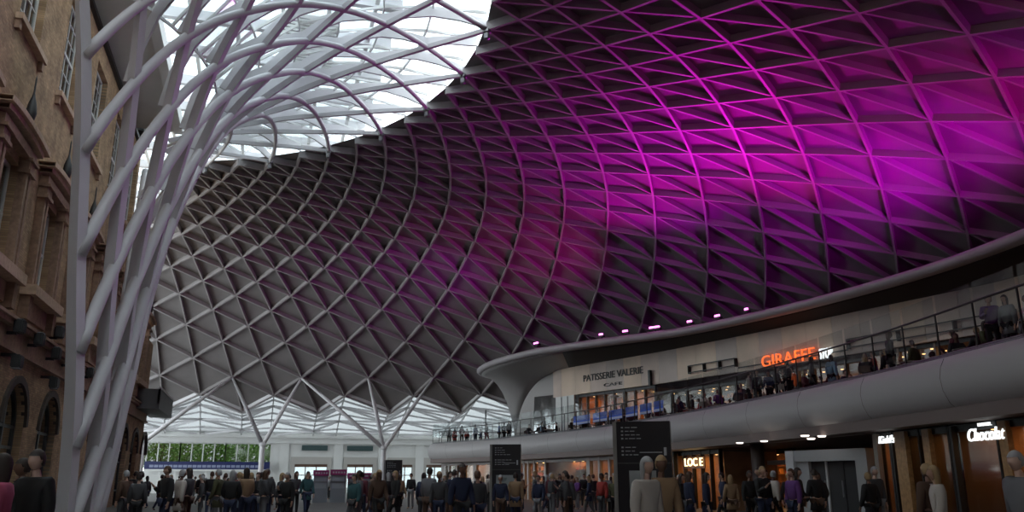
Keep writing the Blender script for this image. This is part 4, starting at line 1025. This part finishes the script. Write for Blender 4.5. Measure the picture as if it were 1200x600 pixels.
while cnt<178 and tries<6000:
    tries+=1; u=rp.random()
    if u<.62: px=rp.uniform(128,560); d=rp.choice([rp.uniform(24,40),rp.uniform(28,58),rp.uniform(45,88)])
    elif u<.86: px=rp.uniform(560,730); d=rp.uniform(26,56)
    else: px=rp.uniform(790,1110); d=rp.uniform(23,31)
    p=atd(px,d)
    if px>560:
        dd=None
    if p.x<2.6 or any((p-Vector((q.x,q.y,0))).length<1.7 for q in obst) or not free(p,.75): continue
    if (p-Vector((STC+7.4,SSC,0))).length<5 and p.x<8: continue
    if min((e_-p).length for e_ in EDGE)<2.6 and p.x>20: continue
    if p.x>30.5 or (364<px<414 and d<58): continue
    k=rp.choice(GK); put(k,p,rp.uniform(0,6.28),rp.choice(wts),rp.choice(['black','navy','charcoal','brown','grey']),rp.choice(['dark','dark','brown','fair','grey']),zone(px,ZG),'people on the concourse floor',rp.uniform(.93,1.06)); cnt+=1
# mezzanine people and furniture
ZM=[(0,580,'at the balustrade by the far tip'),(580,655,'below the curled roof end'),(655,790,'behind the blue windbreaks'),(790,895,'left of the orange sign'),(895,985,'below the orange sign'),(985,1100,'on the near terrace'),(1100,1300,'at the right edge of the gallery')]
ch=chair_proto(); tb=table_proto(); FURN=[]
def mez(px,off): 
    d=ed(px,off,5.2); p,T,N_=on(EDGE,EL,d,off); return Vector((p.x,p.y,MEZ)),T,N_
for (px,off,jc,tcx,k) in [(526,.9,'grey','black',('stand','short',0)),(533,1.3,'red','black',('stand','long',1)),(541,.8,'burgundy','brown',('talk','long',0)),(547,1.5,'red','black',('stand','short',0)),(557,1.0,'blue','navy',('stand','short',0)),(563,1.6,'navy','black',('phone','short',0)),(570,1.,'charcoal','burgundy',('walk','short',0)),(585,1.2,'blue','black',('stand','short',0)),(591,1.7,'navy','black',('talk','long',0)),(596,1.,'black','black',('stand','long',1))]:
    p,T,N_=mez(px,off); put(k,p,rp.uniform(0,6.28),jc,tcx,'dark',zone(px,ZM),'people on the mezzanine',1.)
p,T,N_=mez(931,2.6); put(('stand','short',0),p,math.atan2(-N_.y,-N_.x)-math.pi/2,'orange','black','dark',ZM[4][2],'people on the mezzanine',1.08)
p,T,N_=mez(812,3.4); put(('walk','short',0),p,R(70),'black','black','dark',ZM[3][2],'people on the mezzanine',1.05)
for px in list(range(612,1230,14)):
    for row,off in enumerate((1.8,4.0)):
        px2=px+rp.uniform(-4,4)+row*7
        if (px<775 and row) or 640<px<676: continue
        if abs(px2-931)<8 and row: continue
        step=1 if px<900 else (1 if (px//14)%2==0 else 0)
        if not step: continue
        p,T,N_=mez(px2,off); base=Vector((p.x,p.y,MEZ))
        if any((f-base).length<1.75 for f,_ in FURN): continue
        FURN.append((base,px2)); o=copy_tree(tb,base,0); o['_px']=px2; o['category']='table'
        o['_z']=zone(px2,ZM)
        ang=rp.uniform(0,6.28)
        for s_ in (0,1):
            a=ang+s_*math.pi+rp.uniform(-.3,.3); q=base+Vector((math.cos(a),math.sin(a),0))*.62
            rz=a+math.pi/2
            if min((e_+UP*MEZ-q).length for e_ in EDGE)<.6 or not free(q,.6): continue
            c_=copy_tree(ch,q,rz); c_['_px']=proj(q+UP)[0]; c_['_z']=zone(px2,ZM)
            if rp.random()<.82:
                put(rp.choice([('sit','short',0),('sit','long',0)]),q,rz,rp.choice(wts),rp.choice(['black','navy','charcoal']),rp.choice(['dark','dark','brown','fair']),zone(px2,ZM),'people on the mezzanine',1.0)
        if rp.random()<.5:
            q=base+Vector((rp.uniform(-.3,.3),1.0*rp.choice((-1,1)),0))
            if free(q,.5) and min((e_+UP*MEZ-q).length for e_ in EDGE)>.7: put(rp.choice(GK),q,rp.uniform(0,6.28),rp.choice(wts),'black','dark',zone(px2,ZM),'people on the mezzanine',1.)
n_=0
for px in range(796,1225,9):
    if n_>46: break
    p,T,N_=mez(px+rp.uniform(-3,3),rp.choice([1.0,2.9,5.2,6.4])); base=Vector((p.x,p.y,MEZ))
    if not free(base,.6) or any((f-base).length<.75 for f,_ in FURN) or abs(px-931)<9: continue
    if px<895 and (base-atz(px,480,4.9)).length<0: continue
    k=rp.choice(GK); put(k,base,rp.uniform(0,6.28),rp.choice(wts),'black',rp.choice(['dark','dark','brown','fair']),zone(px,ZM),'people on the mezzanine',rp.uniform(.95,1.04)); n_+=1
def drop(o):
    for c in kids(o): drop(c)
    bpy.data.objects.remove(o)
for o in list(protos.values())+[ch,tb]: drop(o)
ORD=['leftmost','second from left','third from left','fourth from left','fifth from left','sixth from left','seventh from left','eighth from left']
def number(items,fmt,short,grp):   # items: list of (obj,px); unique wording within a set of look-alikes
    items.sort(key=lambda q:q[1]); n=len(items)
    for i,(o,_) in enumerate(items):
        if n==1: o['label']=fmt
        elif i==n-1: o['label']=fmt+', rightmost'
        elif i<len(ORD): o['label']=fmt+', '+ORD[i]
        else: o['label']=fmt+', %dth from left'%(i+1)
        o['group']=grp
PO={'stand':'standing','walk':'walking','phone':'using a phone','talk':'talking','sit':'seated'}
sets={}
for (o,jc,tcx,hcl,kind,zn,grp,x,ex) in PEOPLE:
    lb='person in %s %s %s %s'%(jc,'coat' if kind[2] else 'jacket',PO[kind[0]],zn); sets.setdefault((lb,grp),[]).append((o,x))
for (lb,grp),it in sets.items(): number(it,lb,lb,grp)
sets={}
for o in [q for q in bpy.data.objects if q.get('_px') is not None]:
    n='cafe table' if o['category']=='table' else 'cafe chair'; look='small round pale' if n=='cafe table' else 'dark wooden'
    sets.setdefault(('%s %s %s'%(look,n,o['_z']),'cafe tables on the mezzanine' if n=='cafe table' else 'cafe chairs on the mezzanine'),[]).append((o,o['_px']))
for (lb,grp),it in sets.items(): number(it,lb,lb,grp)
for o in bpy.data.objects:
    for k in ('_px','_z'):
        if k in o: del o[k]
# blue windbreak banners behind the balustrade
for k,(a,b) in enumerate([(672,692),(695,712),(714,730),(734,748),(750,764),(767,778)]):
    pa_,_,_=mez(a,.75); pb_,_,_=mez(b,.75); t=thing('windbreak',(pa_+pb_)/2,'blue windbreak banner with a white stripe along the far balustrade, '+(ORD+['x'])[k] if k<5 else 'blue windbreak banner with a white stripe along the far balustrade, rightmost','banner','blue windbreak banners')
    q=MB(); q.bar(pa_+UP*.72,pb_+UP*.72,.03,.62); q.build('banner',mat('banner_blue',(.01,.07,.50),.6),t)
    q=MB(); q.bar(pa_+UP*.74-Vector((.03,0,0)),pb_+UP*.74-Vector((.03,0,0)),.01,.14); q.build('stripe',mat('banner_stripe',(.35,.4,.6),.6),t)
    for p in (pa_,pb_):
        q=MB(); q.lathe(p,[(.14,0),(.14,.03),(.02,.04),(.02,1.1)],8); q.build('post',M_RAIL,t)
p,_,_=mez(722,2.9); t=thing('patio_heater',p,'white pole standing in front of the amber restaurant front','pole')
MB().lathe(p,[(.2,0),(.18,.08),(.04,.12),(.035,2.6)],10).build('pole',M_SASH,t); MB().lathe(p+UP*2.6,[(.04,0),(.3,.05),(.34,.1),(.04,.2)],14).build('cap',M_SASH,t)
p,_,_=mez(569,2.2); t=thing('sign_post',p,'tall dark post standing on the far tip of the mezzanine','post'); MB().lathe(p,[(.12,0),(.1,.1),(.07,.15),(.06,3.1),(.02,3.2)],10).build('pole',M_DARK,t)
for o in bpy.data.objects:
    if '_o' in o: del o['_o']
